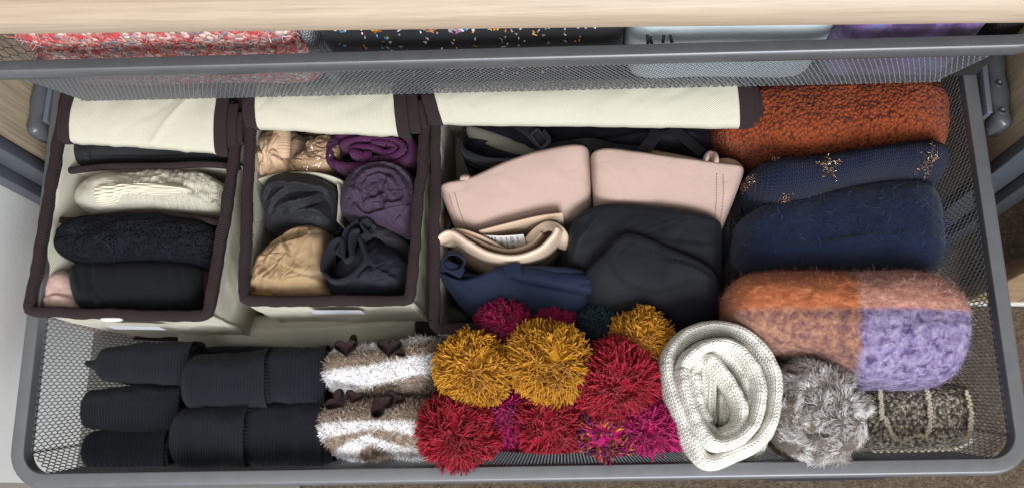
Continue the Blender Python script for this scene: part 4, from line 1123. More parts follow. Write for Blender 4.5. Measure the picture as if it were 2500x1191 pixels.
def heart(cx, cy, size, z, rot, parent, tilt=0.25, seed=1):
    """two felt petals folded into a bow"""
    c = W(cx, cy, z); R_ = np.linalg.norm(W(cx + size * 0.88, cy, z) - c); tilt *= 0.4
    t = np.linspace(0, 2 * PI, 40, endpoint=False)
    x = 16 * np.sin(t) ** 3; y = 13 * np.cos(t) - 5 * np.cos(2 * t) - 2 * np.cos(3 * t) - np.cos(4 * t)
    x = x / 16 * R_; y = y / 16 * R_ * 0.8
    cr, sr = math.cos(rot), math.sin(rot)
    ox, oy = cr * x - sr * y, sr * x + cr * y
    g = np.random.default_rng(seed)
    def layer(zo, s_):
        zz = zo + 0.10 * np.abs(x) * s_ + tilt * 0.4 * oy
        return np.column_stack([c[0] + ox * s_, c[1] + oy * s_, c[2] + zz])
    V = np.vstack([layer(0, 1), layer(0.0018, 1), layer(0.0022, 0.9), [[c[0], c[1], c[2] + 0.0024]], layer(0, 0.9)])
    F = grid_faces(3, 40, close_v=True)
    T_ = np.stack([80 + np.arange(40), 80 + (np.arange(40) + 1) % 40, np.full(40, 120)], 1)
    return mk('felt_heart', V, (F[:, ::-1], T_[:, ::-1]), M['felt'], parent, uv=V[:, :2], smooth=False)
heart(846, 848, 34, 0.310, 0.1, fs1, 0.3); heart(952, 848, 36, 0.311, -0.05, fs1, 0.3)
heart(862, 836, 22, 0.305, 1.1, fs1, 0.5); heart(975, 858, 20, 0.309, -0.9, fs1, 0.2)
heart(822, 978, 34, 0.302, 0.9, fs2, 0.35); heart(932, 988, 40, 0.303, -2.4, fs2, 0.2); heart(866, 968, 26, 0.301, -0.3, fs2, 0.3); heart(965, 972, 28, 0.303, -0.5, fs2, 0.2)

# ------------------------------------------------------------------ rolled black ribbed socks
M['black_rib'] = knit('black_ribbed_sock', (0.0085, 0.0096, 0.0140), 0.0032, 0.0012, 0.0012, (0.0115, 0.0130, 0.0195), 0.7, 0.16, 12, 'R', wob=0.0003)
M['black_fringe'] = fabric('frayed_grey_threads', (0.10, 0.095, 0.09), 0.3, 0.9)
def sock_roll(label, ax0, ax1, ry, z, seed, taper0=0.75, taper1=1.0, toe=False, hole=True, bend=0.0):
    """rolled sock lying left to right; ax0, ax1 are the ends of its axis (pixels), ry its half thickness (pixels)"""
    a, b = W(*ax0, z), W(*ax1, z); R_ = ry / 2520.0
    n = 64; t = np.linspace(0, 1, n)
    P = a + (b - a) * t[:, None]; P[:, 1] += bend * np.sin(PI * t); P[:, 2] += 0.002 * np.sin(t * 5 + seed)
    L = np.linalg.norm(b - a)
    s_ = np.clip(t * L / (R_ * 0.5), 0, 1); rad = R_ * np.sqrt(np.clip(1 - (1 - s_) ** 2, 0.02, 1)) * (taper0 + (taper1 - taper0) * np.clip(t * 2.2, 0, 1))
    n2 = 44
    rad = rad * (1 + 0.05 * np.clip((t - 0.85) / 0.15, 0, 1) ** 2 + 0.05 * fbm(t * 4 + seed, t * 0, seed, 2))
    V, F, uv = sweep(P, rad, rad * 0.84, n2, 2.5, caps=False)
    th = np.arange(n2) / n2
    body = V; cen = np.repeat(P, n2, 0)
    k_ = 1 + 0.06 * fbm(np.repeat(t, n2) * 5, np.cos(np.tile(th, n) * 2 * PI) * 2, seed, 3)
    # the free edge of the roll: a step running along the top
    ed = (np.tile(th, n) - 0.30 - 0.03 * np.sin(np.repeat(t, n2) * 3 + seed)) % 1.0
    k_ += 0.08 * np.exp(-ed * 9) * (ed < 0.6)
    V = cen + (body - cen) * k_[:, None]
    o = mk('rolled_sock', V, F, M['black_rib'], None, uv=uv, label=label, cat='sock', group='black ribbed socks rolled up')
    # open end: spiral turns of the cuff set back inside
    T_ = (b - a) / L; S_ = np.cross(T_, [0, 0, 1]); S_ /= np.linalg.norm(S_); N_ = np.cross(S_, T_)
    q = np.linspace(0, 1, 150); an = q * 2 * PI * 3.1 + seed; rr = R_ * (0.95 - 0.74 * q)
    C = b + S_ * (rr * np.cos(an))[:, None] + N_ * (rr * 0.80 * np.sin(an))[:, None] - T_ * (0.002 + 0.016 * q)[:, None]
    V2, F2, uv2 = sweep(C, 0.0075, R_ * 0.10, 10, 3.0, ups=(C - b) / np.linalg.norm(C - b, axis=1)[:, None])
    mk('cuff_spiral', V2, F2, M['black_rib'], o, uv=uv2)
    if toe:
        Pq = spline([a + T_ * 0.012, a - T_ * 0.004, a - T_ * 0.012 - S_ * 0.002], 16)
        V3, F3, uv3 = sweep(Pq, np.linspace(0.010, 0.002, 16), np.linspace(0.008, 0.002, 16), 16)
        mk('toe_tip', V3, F3, M['black_rib'], o, uv=uv3)
    return o
sock_roll('rolled black ribbed sock with pointed toe tip, at the back left of its pile', (236, 889), (480, 889), 56, 0.238, 3, toe=True)
sock_roll('rolled black ribbed sock at the left end, middle of three', (200, 998), (448, 998), 59, 0.236, 5)
sock_roll('rolled black ribbed sock at the left end, nearest the drawer front', (205, 1097), (426, 1098), 56, 0.232, 8)
sock_roll('rolled black ribbed sock touching the fluffy socks, back row', (640, 922), (800, 918), 74, 0.252, 11, 1.0, 1.0)
sock_roll('thick rolled black ribbed sock in the middle of the back row', (447, 938), (668, 928), 74, 0.258, 9, 0.9, 0.98)
sock_roll('rolled black ribbed sock against the front fluffy sock', (590, 1062), (806, 1058), 76, 0.250, 13, 0.9, 1.05)
sock_roll('thick rolled black ribbed sock in the middle of the front row', (418, 1068), (622, 1064), 76, 0.256, 15, 0.9, 1.0)
g = np.random.default_rng(77)
for q, o_ in enumerate([x for x in COL.objects if x.name.startswith('rolled_sock')]):
    me_ = o_.data; co = np.zeros(len(me_.vertices) * 3); me_.vertices.foreach_get('co', co); co = co.reshape(-1, 3) + np.array(o_['base'])
    fz_ = np.zeros(len(me_.loops), np.int32); me_.loops.foreach_get('vertex_index', fz_); fz_ = fz_.reshape(-1, 4)
    fuzz('lint', o_, co, fz_, 420, 0.0022, 0.00009, lambda P, g: jitter((0.035, 0.036, 0.042), g, len(P), 0.5), 300 + q, 0.2, 0.75, 1.2, 2)
V, F, uv = slab([(470, 875), (600, 880), (790, 870)], [(470, 845), (600, 842), (790, 850)], 0.20, 0.02, 0.165, 60, 24, er=5, relief=bumps(0.02, 0.003, 5))
mk('flat_sock', V, F, M['black_rib'], None, uv=uv, label='flat black sock behind the rolled socks below the cream flap', cat='sock')
P = np.repeat(W(482, 892, 0.245)[None], 60, 0) + g.normal(0, 0.004, (60, 3)) * [0.8, 1.6, 0.9]
Vs, Q, _, per = strands(P, g.normal(0, 1, (60, 3)), 0.008, 0.0003, 1.2, 4, 3, 0, 3)
# (frayed ends of the cuff on the first roll)
fr_parent = [o for o in COL.objects if o.name.startswith('rolled_sock')][0]
mk('frayed_threads', Vs, Q, M['black_fringe'], fr_parent, kind='stuff')

# dark cloth bag on the carpet under the drawer front
M['navy_bag'] = fabric('navy_canvas', (0.012, 0.014, 0.028), 0.2, 0.8)
V, F, uv = slab([(1810, 1162), (1900, 1172), (2150, 1168), (2290, 1152)], [(1810, 1050), (1900, 1040), (2150, 1040), (2290, 1050)], 0.07, 0.04, 0.004, 80, 40, er=5, relief=bumps(0.04, 0.006, 4))
mk('cloth_bag', V, F, M['navy_bag'], None, uv=uv, label='dark navy cloth bag on the carpet under the drawer front', cat='bag')
# ------------------------------------------------------------------ left box
M['black_smooth'] = fabric('smooth_black_jersey', (0.007, 0.0075, 0.010), 0.15, 0.68, 0.15, 1400, 0.15, 0.35)
M['black_cotton'] = fabric('black_cotton', (0.0062, 0.0068, 0.0084), 0.2, 0.9, 0.2, 1100, 0.3, 0.12)
V, F, uv = slab([(178, 410), (300, 404), (450, 402), (582, 400)], [(178, 300), (300, 300), (450, 300), (590, 300)], 0.262, 0.026, 0.18, 110, 60, er=14, ep=3,
    relief=fsum(valley([(205, 340), (215, 370), (222, 412)], 0.003, 0.002, 0.285), bumps(0.05, 0.004, 3), ridge([(180, 395), (350, 392), (580, 388)], 0.003, 0.005, 0.285)))
mk('black_leggings', V, F, M['black_smooth'], None, uv=uv, label='smooth black garment tucked behind the cream knit under the lid', cat='garment')

M['cream_sock'] = knit('cream_fine_knit', (0.74, 0.68, 0.52), 0.0026, 0.0020, 0.0012, (0.82, 0.78, 0.66), 0.7, 0.3, 30, 'V', wob=0.0004)
M['cream_ribbed'] = knit('cream_rib_cuff', (0.62, 0.56, 0.43), 0.0030, 0.0030, 0.0012, (0.80, 0.73, 0.57), 0.85, 0.3, 30, 'R', rot=PI / 2, wob=0.0005)
def cablerel(X, Y):
    n = fbm(X * 120, Y * 160, 5, 3)
    return 0.0028 * n + 0.0012 * np.sin(X * 900 + 6 * fbm(X * 40, Y * 40, 8))
V, F, uv = slab([(168, 505), (230, 522), (350, 520), (460, 524), (555, 528)], [(178, 448), (240, 424), (350, 414), (460, 412), (560, 438)], 0.262, 0.042, 0.18, 150, 90, er=4, ep=2.6,
    relief=fsum(bumps(0.025, 0.005, 6), lambda X, Y: cablerel(X, Y) * np.clip((X - W(300, 470, 0.29)[0]) * 60, 0, 1), fold([(480, 415), (530, 460), (522, 500), (470, 480)], 0.005, 0.03), fold([(520, 500), (545, 520)], 0.004, 0.02), crumple(0.030, 0.0015, 7)))
cs = mk('cream_knit_sock', V, F, M['cream_sock'], None, uv=uv, label='folded cream cable knit sock in the left box', cat='sock')
V, F, uv = slab([(226, 505), (280, 500), (330, 485), (470, 478)], [(230, 445), (300, 442), (380, 442), (480, 458)], 0.288, 0.019, 0.25, 120, 60, er=9, ep=2.4,
    relief=fsum(lambda X, Y: 0.0005 * np.sin((Y + 0.12 * X) / 0.0036 * 2 * PI), fold([(520, 475), (400, 462), (230, 462)], 0.004, 0.02)))
mk('ribbed_cuff', V, F, M['cream_ribbed'], cs, uv=uv)

# black lace
k = NT('black_lace'); uvc = k.coord('UV')
vo = k.n('ShaderNodeTexVoronoi', feature='F1'); k.l(k.mapping(uvc, (1, 1.2, 1)), vo.inputs['Vector']); vo.inputs['Scale'].default_value = 80; vo.inputs['Randomness'].default_value = 0.75
ring = k.math('ABSOLUTE', k.math('SINE', k.math('MULTIPLY', vo.outputs['Distance'], 26.0)))
v2 = k.n('ShaderNodeTexVoronoi', feature='F1'); k.l(uvc, v2.inputs['Vector']); v2.inputs['Scale'].default_value = 420
hole = k.math('MULTIPLY', k.ramp(v2.outputs['Distance'], [(0.20, (1, 1, 1)), (0.36, (0, 0, 0))]), k.ramp(ring, [(0.25, (0, 0, 0)), (0.5, (1, 1, 1))]))
col = k.mix(hole, k.mix(ring, (0.0075, 0.008, 0.0112), (0.0115, 0.012, 0.0165)), (0.001, 0.001, 0.002))
M['lace'] = k.done(col, 0.8, k.bump(k.math('SUBTRACT', k.math('MULTIPLY', ring, 0.45), hole), 1.0, 0.0016), 0.0, spec=0.06)
V, F, uv = slab([(135, 632), (210, 645), (300, 640), (400, 638), (522, 650)], [(126, 566), (180, 532), (300, 516), (440, 522), (548, 546)], 0.270, 0.040, 0.18, 140, 80, er=5, ep=2.5,
    relief=fsum(bumps(0.02, 0.005, 16), fold([(210, 650), (195, 600), (215, 545)], 0.004, 0.02), fold([(160, 620), (165, 580), (200, 545)], 0.003, 0.015), wrinkle(0.012, 0.0016, 0.2, 3, 5)))
mk('lace_garment', V, F, M['lace'], None, uv=uv, label='black lace garment between cream knit and black socks', cat='garment')

V, F, uv = slab([(188, 758), (250, 768), (350, 770), (490, 756)], [(165, 640), (200, 634), (300, 636), (400, 634), (492, 640)], 0.262, 0.036, 0.18, 140, 90, er=9, ep=2.6,
    relief=fsum(bumps(0.04, 0.004, 26), fold([(215, 765), (205, 700), (175, 640)], 0.003, 0.02), valley([(220, 640), (228, 690), (240, 765)], 0.003, 0.003), fold([(290, 765), (240, 720), (225, 660)], 0.004, 0.03), fold([(235, 775), (260, 745), (310, 760)], 0.005, 0.012), valley([(440, 650), (450, 690), (452, 740)], 0.0016, 0.003)))
mk('black_socks', V, F, M['black_cotton'], None, uv=uv, label='pair of plain black cotton socks at the front of left box', cat='sock')
V, F, uv = blob([(470, 660), (500, 650), (510, 700), (500, 750), (480, 750)], 0.262, 0.012, 0.18, 20, 60)
M['maroon'] = fabric('maroon_cloth', (0.07, 0.012, 0.018), 0.3, 0.9)
mk('maroon_garment', V, F, M['maroon'], None, uv=uv, label='scrap of maroon cloth at the right end of black socks', cat='garment')
M['peach'] = fabric('peach_jersey', (0.60, 0.385, 0.32), 0.10, 0.8, 0.3, 1300, 0.2, c2=(0.66, 0.47, 0.43))
V, F, uv = blob([(95, 690), (115, 665), (160, 658), (190, 690), (200, 760), (150, 768), (98, 766)], 0.268, 0.028, 0.18, 60, 140, 2.8,
    fsum(bumps(0.04, 0.006, 36), fold([(190, 730), (140, 722), (100, 735)], 0.005, 0.03), valley([(128, 722), (120, 745), (122, 768)], 0.003, 0.003), bumps(0.012, 0.0012, 37)))
mk('peach_garment', V, F, M['peach'], None, uv=uv, label='crumpled peach pink jersey in the front left box corner', cat='garment')

# ------------------------------------------------------------------ middle box
M['nude'] = fabric('nude_nylon', (0.50, 0.335, 0.215), 0.12, 0.6, 0.3, 1500, 0.15, 0.3)
V, F, uv = blob([(632, 335), (680, 322), (722, 325), (738, 365), (722, 400), (728, 428), (680, 436), (640, 440), (628, 400)], 0.258, 0.034, 0.18, 70, 160, 2.6, grow=1.06, relief=
    fsum(bumps(0.02, 0.006, 41), fold([(648, 330), (655, 370), (640, 400)], 0.0068, 0.010), fold([(668, 325), (668, 370), (672, 400)], 0.0085, 0.008), fold([(628, 385), (660, 388), (668, 410), (645, 432)], 0.0102, 0.012), fold([(660, 438), (700, 418), (690, 395), (668, 390)], 0.0102, 0.010), valley([(690, 420), (705, 400), (700, 380)], 0.004, 0.003), crumple(0.016, 0.006, 5, ang=1.4, aniso=2.5)))
tg = mk('nude_tights', V, F, M['nude'], None, uv=uv, label='crumpled nude tights in the back left of middle box', cat='tights')
P = spline(WL([(688, 322, 0.292), (688, 360, 0.296), (688, 385, 0.292)], 0.292), 60)
rr = 0.0062 + 0.0006 * np.abs(np.sin(np.linspace(0, 14 * PI, 60)))
V, F, uv = sweep(P, rr * 1.35, rr, 20, 2.2)
mk('rolled_cuff', V, F, M['nude'], tg, uv=uv)
M['tan_nylon'] = fabric('tan_nylon', (0.40, 0.255, 0.145), 0.2, 0.55, 0.3, 1500, 0.15, 0.35)
V, F, uv = blob([(708, 425), (712, 395), (748, 378), (752, 350), (790, 335), (838, 338), (840, 380), (812, 420), (770, 434)], 0.258, 0.034, 0.18, 70, 160, 2.4, grow=1.06, relief=
    fsum(bumps(0.012, 0.004, 51), crumple(0.010, 0.0035, 55), fold([(720, 398), (770, 400), (800, 370)], 0.0068, 0.012)))
tp = mk('wrapped_tights', V, F, M['tan_nylon'], None, uv=uv, label='tan tights wrapped in shiny clear plastic', cat='tights')
k = NT('clear_film'); o = k.coord()
gl = k.n('ShaderNodeBsdfGlossy'); gl.inputs['Roughness'].default_value = 0.06; gl.inputs['Color'].default_value = (1, 1, 1, 1)
tr = k.n('ShaderNodeBsdfTransparent'); mx = k.n('ShaderNodeMixShader'); fr = k.n('ShaderNodeFresnel'); fr.inputs['IOR'].default_value = 1.6
k.l(k.math('MULTIPLY_ADD', fr.outputs[0], 0.6, 0.0), mx.inputs[0]); k.l(tr.outputs[0], mx.inputs[1]); k.l(gl.outputs[0], mx.inputs[2]); k.l(mx.outputs[0], k.out.inputs['Surface'])
nb = k.bump(k.noise(o, 60, 2, 0.5, 1.0), 0.6, 0.006); k.l(nb, gl.inputs['Normal'])
M['film'] = k.m
V, F, uv = blob([(702, 430), (705, 380), (730, 335), (790, 325), (842, 332), (846, 385), (818, 425), (770, 440)], 0.266, 0.036, 0.22, 50, 120, 2.8, fsum(wrinkle(0.014, 0.004, 0.9, 2.2, 63), bumps(0.01, 0.003, 66)))
fo = V[:, 2] > 0.262
mk('plastic_film', V, F, M['film'], tp, uv=uv)

M['purple_knit'] = knit('purple_knit', (0.080, 0.009, 0.064), 0.0030, 0.0024, 0.0014, (0.11, 0.013, 0.088), 0.4, 0.3, 40, 'V', wob=0.0006)
pk = thing('purple_sock', W(915, 385, 0.19), 'rolled purple knitted sock in the back right of middle box', 'sock')
V, F, uv = blob([(802, 385), (822, 350), (870, 336), (950, 334), (1015, 345), (1022, 385), (1005, 425), (930, 430), (860, 445), (820, 420)], 0.225, 0.035, 0.18, 40, 120, 2.6, bumps(0.02, 0.004, 5))
mk('body', V, F, M['purple_knit'], pk, uv=uv)
def kloop(pts, a, b, z, parent, mat, n=90, closed=False, seed=1, tap=1.0, pw=2.4):
    P = spline(WL(pts, z), n, closed); P[:, 2] += 0.0025 * fbm(np.arange(n) * 0.06, np.zeros(n), seed)
    tp_ = np.clip(np.sin(np.linspace(0.1, PI - 0.1, n)) * 3, 0.3, 1) if not closed else 1.0
    V_, F_, uv_ = sweep(P, a * tp_, b * tp_, 22, pw, closed=closed, caps=not closed)
    return mk('layer', V_, F_, mat, parent, uv=np.column_stack([uv_[:, 1], uv_[:, 0]]))
kloop([(815, 400), (822, 362), (860, 345), (930, 340), (1000, 350), (1012, 385), (985, 412), (930, 418), (870, 420), (835, 415)], 0.0056, 0.022, 0.272, pk, M['purple_knit'], closed=True, seed=1)
kloop([(835, 385), (855, 362), (910, 352), (975, 358), (990, 380), (960, 398), (900, 402)], 0.0050, 0.021, 0.277, pk, M['purple_knit'], seed=2)
kloop([(862, 392), (875, 372), (915, 372), (950, 384), (972, 374), (955, 362), (900, 360)], 0.0045, 0.019, 0.280, pk, M['purple_knit'], seed=3)
kloop([(820, 420), (880, 432), (950, 424), (1010, 405)], 0.0060, 0.02, 0.262, pk, M['purple_knit'], seed=4)
kloop([(868, 380), (885, 386), (905, 384)], 0.0055, 0.012, 0.288, pk, M['purple_knit'], seed=6, n=40)

M['plum'] = fabric('plum_nylon', (0.036, 0.019, 0.041), 0.12, 0.75, 0.15, 1600, 0.12, 0.3)
V, F, uv = blob([(832, 505), (842, 455), (880, 418), (940, 405), (995, 420), (1020, 465), (1020, 525), (1000, 568), (950, 560), (890, 545), (850, 530)], 0.262, 0.042, 0.18, 90, 220, 2.6, grow=1.06, relief=
    fsum(bumps(0.03, 0.004, 61), fold([(880, 500), (870, 450), (905, 418), (965, 415), (1005, 450), (1008, 500), (985, 530)], 0.0102, 0.016), fold([(895, 500), (885, 465), (915, 435), (965, 435), (990, 470), (985, 500), (940, 505)], 0.0102, 0.010), fold([(905, 490), (905, 462), (935, 445), (965, 460), (968, 482)], 0.0085, 0.008),
         fold([(930, 440), (945, 470), (925, 495), (905, 488)], 0.0085, 0.008), fold([(960, 445), (950, 475), (965, 500)], 0.0085, 0.006), valley([(935, 470), (945, 490), (940, 515)], 0.005, 0.003), fold([(950, 520), (900, 530), (870, 505)], 0.0102, 0.02), fold([(840, 470), (850, 490), (880, 485)], 0.0051, 0.01), crumple(0.022, 0.0014, 65), crumple(0.011, 0.0011, 9, 1.6, 0.8, 2.6)))
mk('plum_tights', V, F, M['plum'], None, uv=uv, label='plum tights rolled into a rosette in the middle box', cat='tights')

M['charcoal'] = fabric('charcoal_nylon', (0.011, 0.011, 0.0145), 0.15, 0.72, 0.1, 1600, 0.12, 0.3)
V, F, uv = blob([(642, 500), (655, 455), (700, 432), (770, 438), (815, 460), (820, 520), (812, 555), (760, 562), (700, 555), (655, 560), (655, 520)], 0.258, 0.038, 0.18, 90, 220, 2.8, grow=1.06, relief=
    fsum(bumps(0.03, 0.004, 71), fold([(648, 500), (670, 465), (720, 468), (770, 470)], 0.0102, 0.025), fold([(655, 530), (690, 490), (740, 470), (800, 468)], 0.0102, 0.018), fold([(680, 525), (700, 515), (760, 500), (800, 480), (810, 520)], 0.0119, 0.010), fold([(682, 545), (730, 528), (780, 525), (800, 545)], 0.0119, 0.008), fold([(700, 510), (720, 520), (780, 495)], 0.0068, 0.006), valley([(790, 470), (800, 500), (795, 545)], 0.004, 0.003), crumple(0.030, 0.0018, 75, ang=0.4, aniso=2.2), crumple(0.011, 0.0011, 9, 1.6, 0.8, 2.6)))
mk('charcoal_tights', V, F, M['charcoal'], None, uv=uv, label='folded charcoal tights in front of the nude tights', cat='tights')

M['camel'] = fabric('camel_nylon', (0.34, 0.225, 0.120), 0.14, 0.72, 0.3, 1600, 0.15, 0.25)
V, F, uv = blob([(608, 722), (612, 690), (632, 640), (680, 590), (740, 555), (790, 560), (803, 610), (798, 680), (802, 725), (740, 732), (660, 732)], 0.256, 0.044, 0.18, 90, 220, 2.6, grow=1.06, relief=
    fsum(bumps(0.035, 0.005, 81), fold([(610, 705), (640, 690), (690, 700), (700, 660), (718, 630), (700, 595)], 0.0119, 0.020), fold([(660, 595), (700, 575), (745, 560), (755, 580), (700, 600), (650, 650)], 0.0102, 0.012), fold([(640, 680), (650, 640), (690, 600)], 0.0085, 0.010), fold([(720, 660), (760, 672), (800, 655)], 0.0051, 0.02), fold([(690, 700), (740, 690), (800, 695)], 0.0068, 0.015), crumple(0.026, 0.0028, 85, ang=1.0), crumple(0.011, 0.0011, 9, 1.6, 0.8, 2.6)))
ct = mk('camel_tights', V, F, M['camel'], None, uv=uv, label='crumpled camel coloured tights in front left of middle box', cat='tights')
M['camel_rib'] = knit('camel_rib', (0.35, 0.20, 0.085), 0.0018, 0.0012, 0.0008, None, 0.6, 0.2, 30, 'R')
V, F, uv = slab([(602, 728), (640, 735), (668, 728)], [(612, 708), (640, 706), (672, 712)], 0.285, 0.008, 0.25, 40, 20, er=5)
mk('ribbed_cuff', V, F, M['camel_rib'], ct, uv=uv)

M['ink_blue'] = fabric('ink_blue_nylon', (0.0115, 0.0125, 0.021), 0.2, 0.78, 0.1, 1600, 0.2, 0.25)
M['ink_rib'] = knit('ink_blue_rib', (0.014, 0.015, 0.024), 0.0017, 0.0015, 0.0009, None, 0.5, 0.2, 30, 'R')
V, F, uv = blob([(800, 690), (830, 640), (880, 600), (920, 585), (965, 610), (1000, 650), (1000, 690), (960, 722), (890, 728), (830, 725)], 0.258, 0.036, 0.18, 80, 200, 2.6, grow=1.06, relief=
    fsum(bumps(0.03, 0.005, 91), fold([(890, 625), (920, 660), (960, 690), (980, 715)], 0.0085, 0.03), fold([(985, 690), (940, 670), (900, 660), (880, 690)], 0.0068, 0.015), fold([(820, 700), (870, 690), (930, 700), (960, 715)], 0.0085, 0.012), crumple(0.028, 0.002, 95), crumple(0.011, 0.0011, 9, 1.6, 0.8, 2.6)))
nt = mk('ink_blue_tights', V, F, M['ink_blue'], None, uv=uv, label='ink blue tights with ribbed cuff in front right of middle box', cat='tights')
def cuff(pts, w, z, parent, mat, n=80, hgt=0.016, closed=False):
    P = spline(WL(pts, z), n, closed)
    V_, F_, uv_ = sweep(P, w, hgt, 16, 3.2, closed=closed, caps=not closed)
    return mk('ribbed_cuff', V_, F_, mat, parent, uv=uv_)
cuff([(795, 668), (798, 640), (815, 605), (840, 592), (845, 625), (852, 642), (865, 632), (862, 600), (868, 575), (885, 570)], 0.0024, 0.289, nt, M['ink_rib'])
cuff([(798, 672), (820, 690), (850, 688), (880, 668), (900, 640), (895, 615), (885, 590)], 0.0026, 0.290, nt, M['ink_rib'])
cuff([(830, 625), (842, 600), (850, 575), (865, 560), (880, 545)], 0.0022, 0.285, nt, M['ink_rib'])
cuff([(885, 590), (900, 575), (890, 555), (905, 545), (918, 560)], 0.0022, 0.288, nt, M['ink_rib'])
V, F, uv = blob([(860, 570), (885, 535), (930, 545), (980, 575), (1002, 605), (998, 655), (970, 640), (930, 590), (885, 590)], 0.252, 0.030, 0.18, 50, 140, 2.4, fsum(bumps(0.02, 0.005, 97), fold([(890, 585), (930, 570), (950, 555)], 0.0085, 0.012), fold([(910, 545), (930, 580), (975, 585)], 0.0068, 0.01)))
M['black_violet'] = fabric('blackish_violet', (0.013, 0.010, 0.017), 0.2, 0.75, 0.3, 1600, 0.15)
mk('violet_black_tights', V, F, M['black_violet'], None, uv=uv, label='blackish violet tights between plum and ink blue tights', cat='tights')

# ------------------------------------------------------------------ right box: bras
def bra_mat(name, c, rough=0.5, sheen=0.25, spec=0.35, var=0.06, c2=None): return fabric(name, c, var, rough, sheen, 2200, 0.3, spec, 25, 700, c2)
M['blush'] = bra_mat('blush_microfibre', (0.42, 0.295, 0.252), 0.75, 0.2, 0.12)
M['blush_in'] = bra_mat('tan_lining', (0.50, 0.335, 0.225), 0.7)
M['satin'] = bra_mat('champagne_satin', (0.60, 0.455, 0.345), 0.26, 0.1, 0.7)
M['satin_in'] = bra_mat('champagne_lining', (0.50, 0.36, 0.25), 0.6)
M['bra_black'] = bra_mat('black_microfibre', (0.0080, 0.0083, 0.0120), 0.6, 0.14, 0.12)
M['bra_navy'] = bra_mat('navy_microfibre', (0.0095, 0.0150, 0.0370), 0.65, 0.12, 0.13)
M['bra_lining'] = bra_mat('grey_beige_lining', (0.15, 0.145, 0.12), 0.8)
M['strap_black'] = bra_mat('black_elastic', (0.009, 0.009, 0.011), 0.65, 0.1, 0.2)
M['slider'] = metal('black_slider', (0.012, 0.012, 0.013), 0.3, 0.0)
def tilt(y0, k_): return lambda X, Y: (Y - y0) * k_
def ribbon(name, pts, w, th, mat, parent, n=60, ups=None, closed=False, pw=4.0):
    P = spline(WL(pts, 0.3), n, closed)
    V_, F_, uv_ = sweep(P, w, th, 12, pw, closed=closed, caps=not closed, ups=ups)
    return mk(name, V_, F_, mat, parent, uv=uv_)
def seam(name, pts, mat, parent, r=0.0007, n=50):
    P = spline(WL(pts, 0.3), n); V_, F_, uv_ = sweep(P, r, r * 0.7, 6)
    return mk(name, V_, F_, mat, parent, uv=uv_)

# black bra at the back
bb = thing('black_bra', W(1420, 350, 0.19), 'black bra with strap sliders behind the blush bra', 'bra')
V, F, uv = slab([(1128, 400), (1200, 430), (1300, 425), (1420, 400), (1560, 392), (1745, 378)], [(1112, 290), (1250, 285), (1420, 285), (1580, 285), (1745, 290)], 0.235, 0.04, 0.18, 130, 70, er=6, ep=2.5,
    relief=fsum(bumps(0.05, 0.006, 5), fold([(1740, 330), (1620, 322), (1500, 340), (1380, 350)], 0.006, 0.03, 0.27), valley([(1640, 310), (1680, 350), (1700, 385)], 0.004, 0.006, 0.27)))
mk('body', V, F, M['bra_black'], bb, uv=uv)
V, F, uv = blob([(1122, 350), (1150, 338), (1230, 350), (1300, 370), (1350, 350), (1362, 335), (1345, 385), (1290, 402), (1200, 412), (1140, 395)], 0.262, 0.016, 0.2, 40, 140, 3.0, None, dish=0.030)
mk('cup', V, F, M['bra_black'], bb, uv=uv)
ribbon('cup_edge', [(1124, 352, 0.285), (1140, 378, 0.288), (1190, 396, 0.289), (1255, 398, 0.291), (1310, 382, 0.292), (1340, 352, 0.293), (1330, 330, 0.292)], 0.0022, 0.012, M['bra_black'], bb)
V, F, uv = slab([(1140, 335), (1230, 370), (1330, 395)], [(1135, 300), (1230, 330), (1340, 372)], 0.268, 0.006, 0.2, 60, 24, er=6)
mk('lining', V, F, M['bra_lining'], bb, uv=uv)
ribbon('strap', [(1265, 300, 0.292), (1290, 318, 0.295), (1318, 345, 0.296), (1335, 365, 0.294), (1375, 360, 0.292), (1440, 352, 0.289), (1500, 366, 0.290), (1560, 372, 0.288)], 0.0065, 0.0009, M['strap_black'], bb)
ribbon('strap', [(1605, 318, 0.285), (1585, 352, 0.292), (1548, 390, 0.298), (1515, 398, 0.299)], 0.0065, 0.0009, M['strap_black'], bb)
ribbon('strap', [(1640, 310, 0.280), (1680, 345, 0.281), (1715, 375, 0.280)], 0.0055, 0.0009, M['strap_black'], bb)
for cx, cy, r in ((1316, 338, 0.9), (1517, 376, 0.15)):
    P = WL([(cx - 22, cy - 10), (cx + 22, cy - 10), (cx + 24, cy + 12), (cx - 20, cy + 12), (cx - 22, cy - 10)], 0.3)
    c_ = P[:4].mean(0); ca, sa = math.cos(-r), math.sin(-r); d = P - c_; P[:, 0] = c_[0] + ca * d[:, 0] - sa * d[:, 1]; P[:, 1] = c_[1] + sa * d[:, 0] + ca * d[:, 1]
    V, F, uv = sweep(resample(P, 40), 0.0012, 0.0012, 8); mk('slider', V, F, M['slider'], bb, uv=uv)

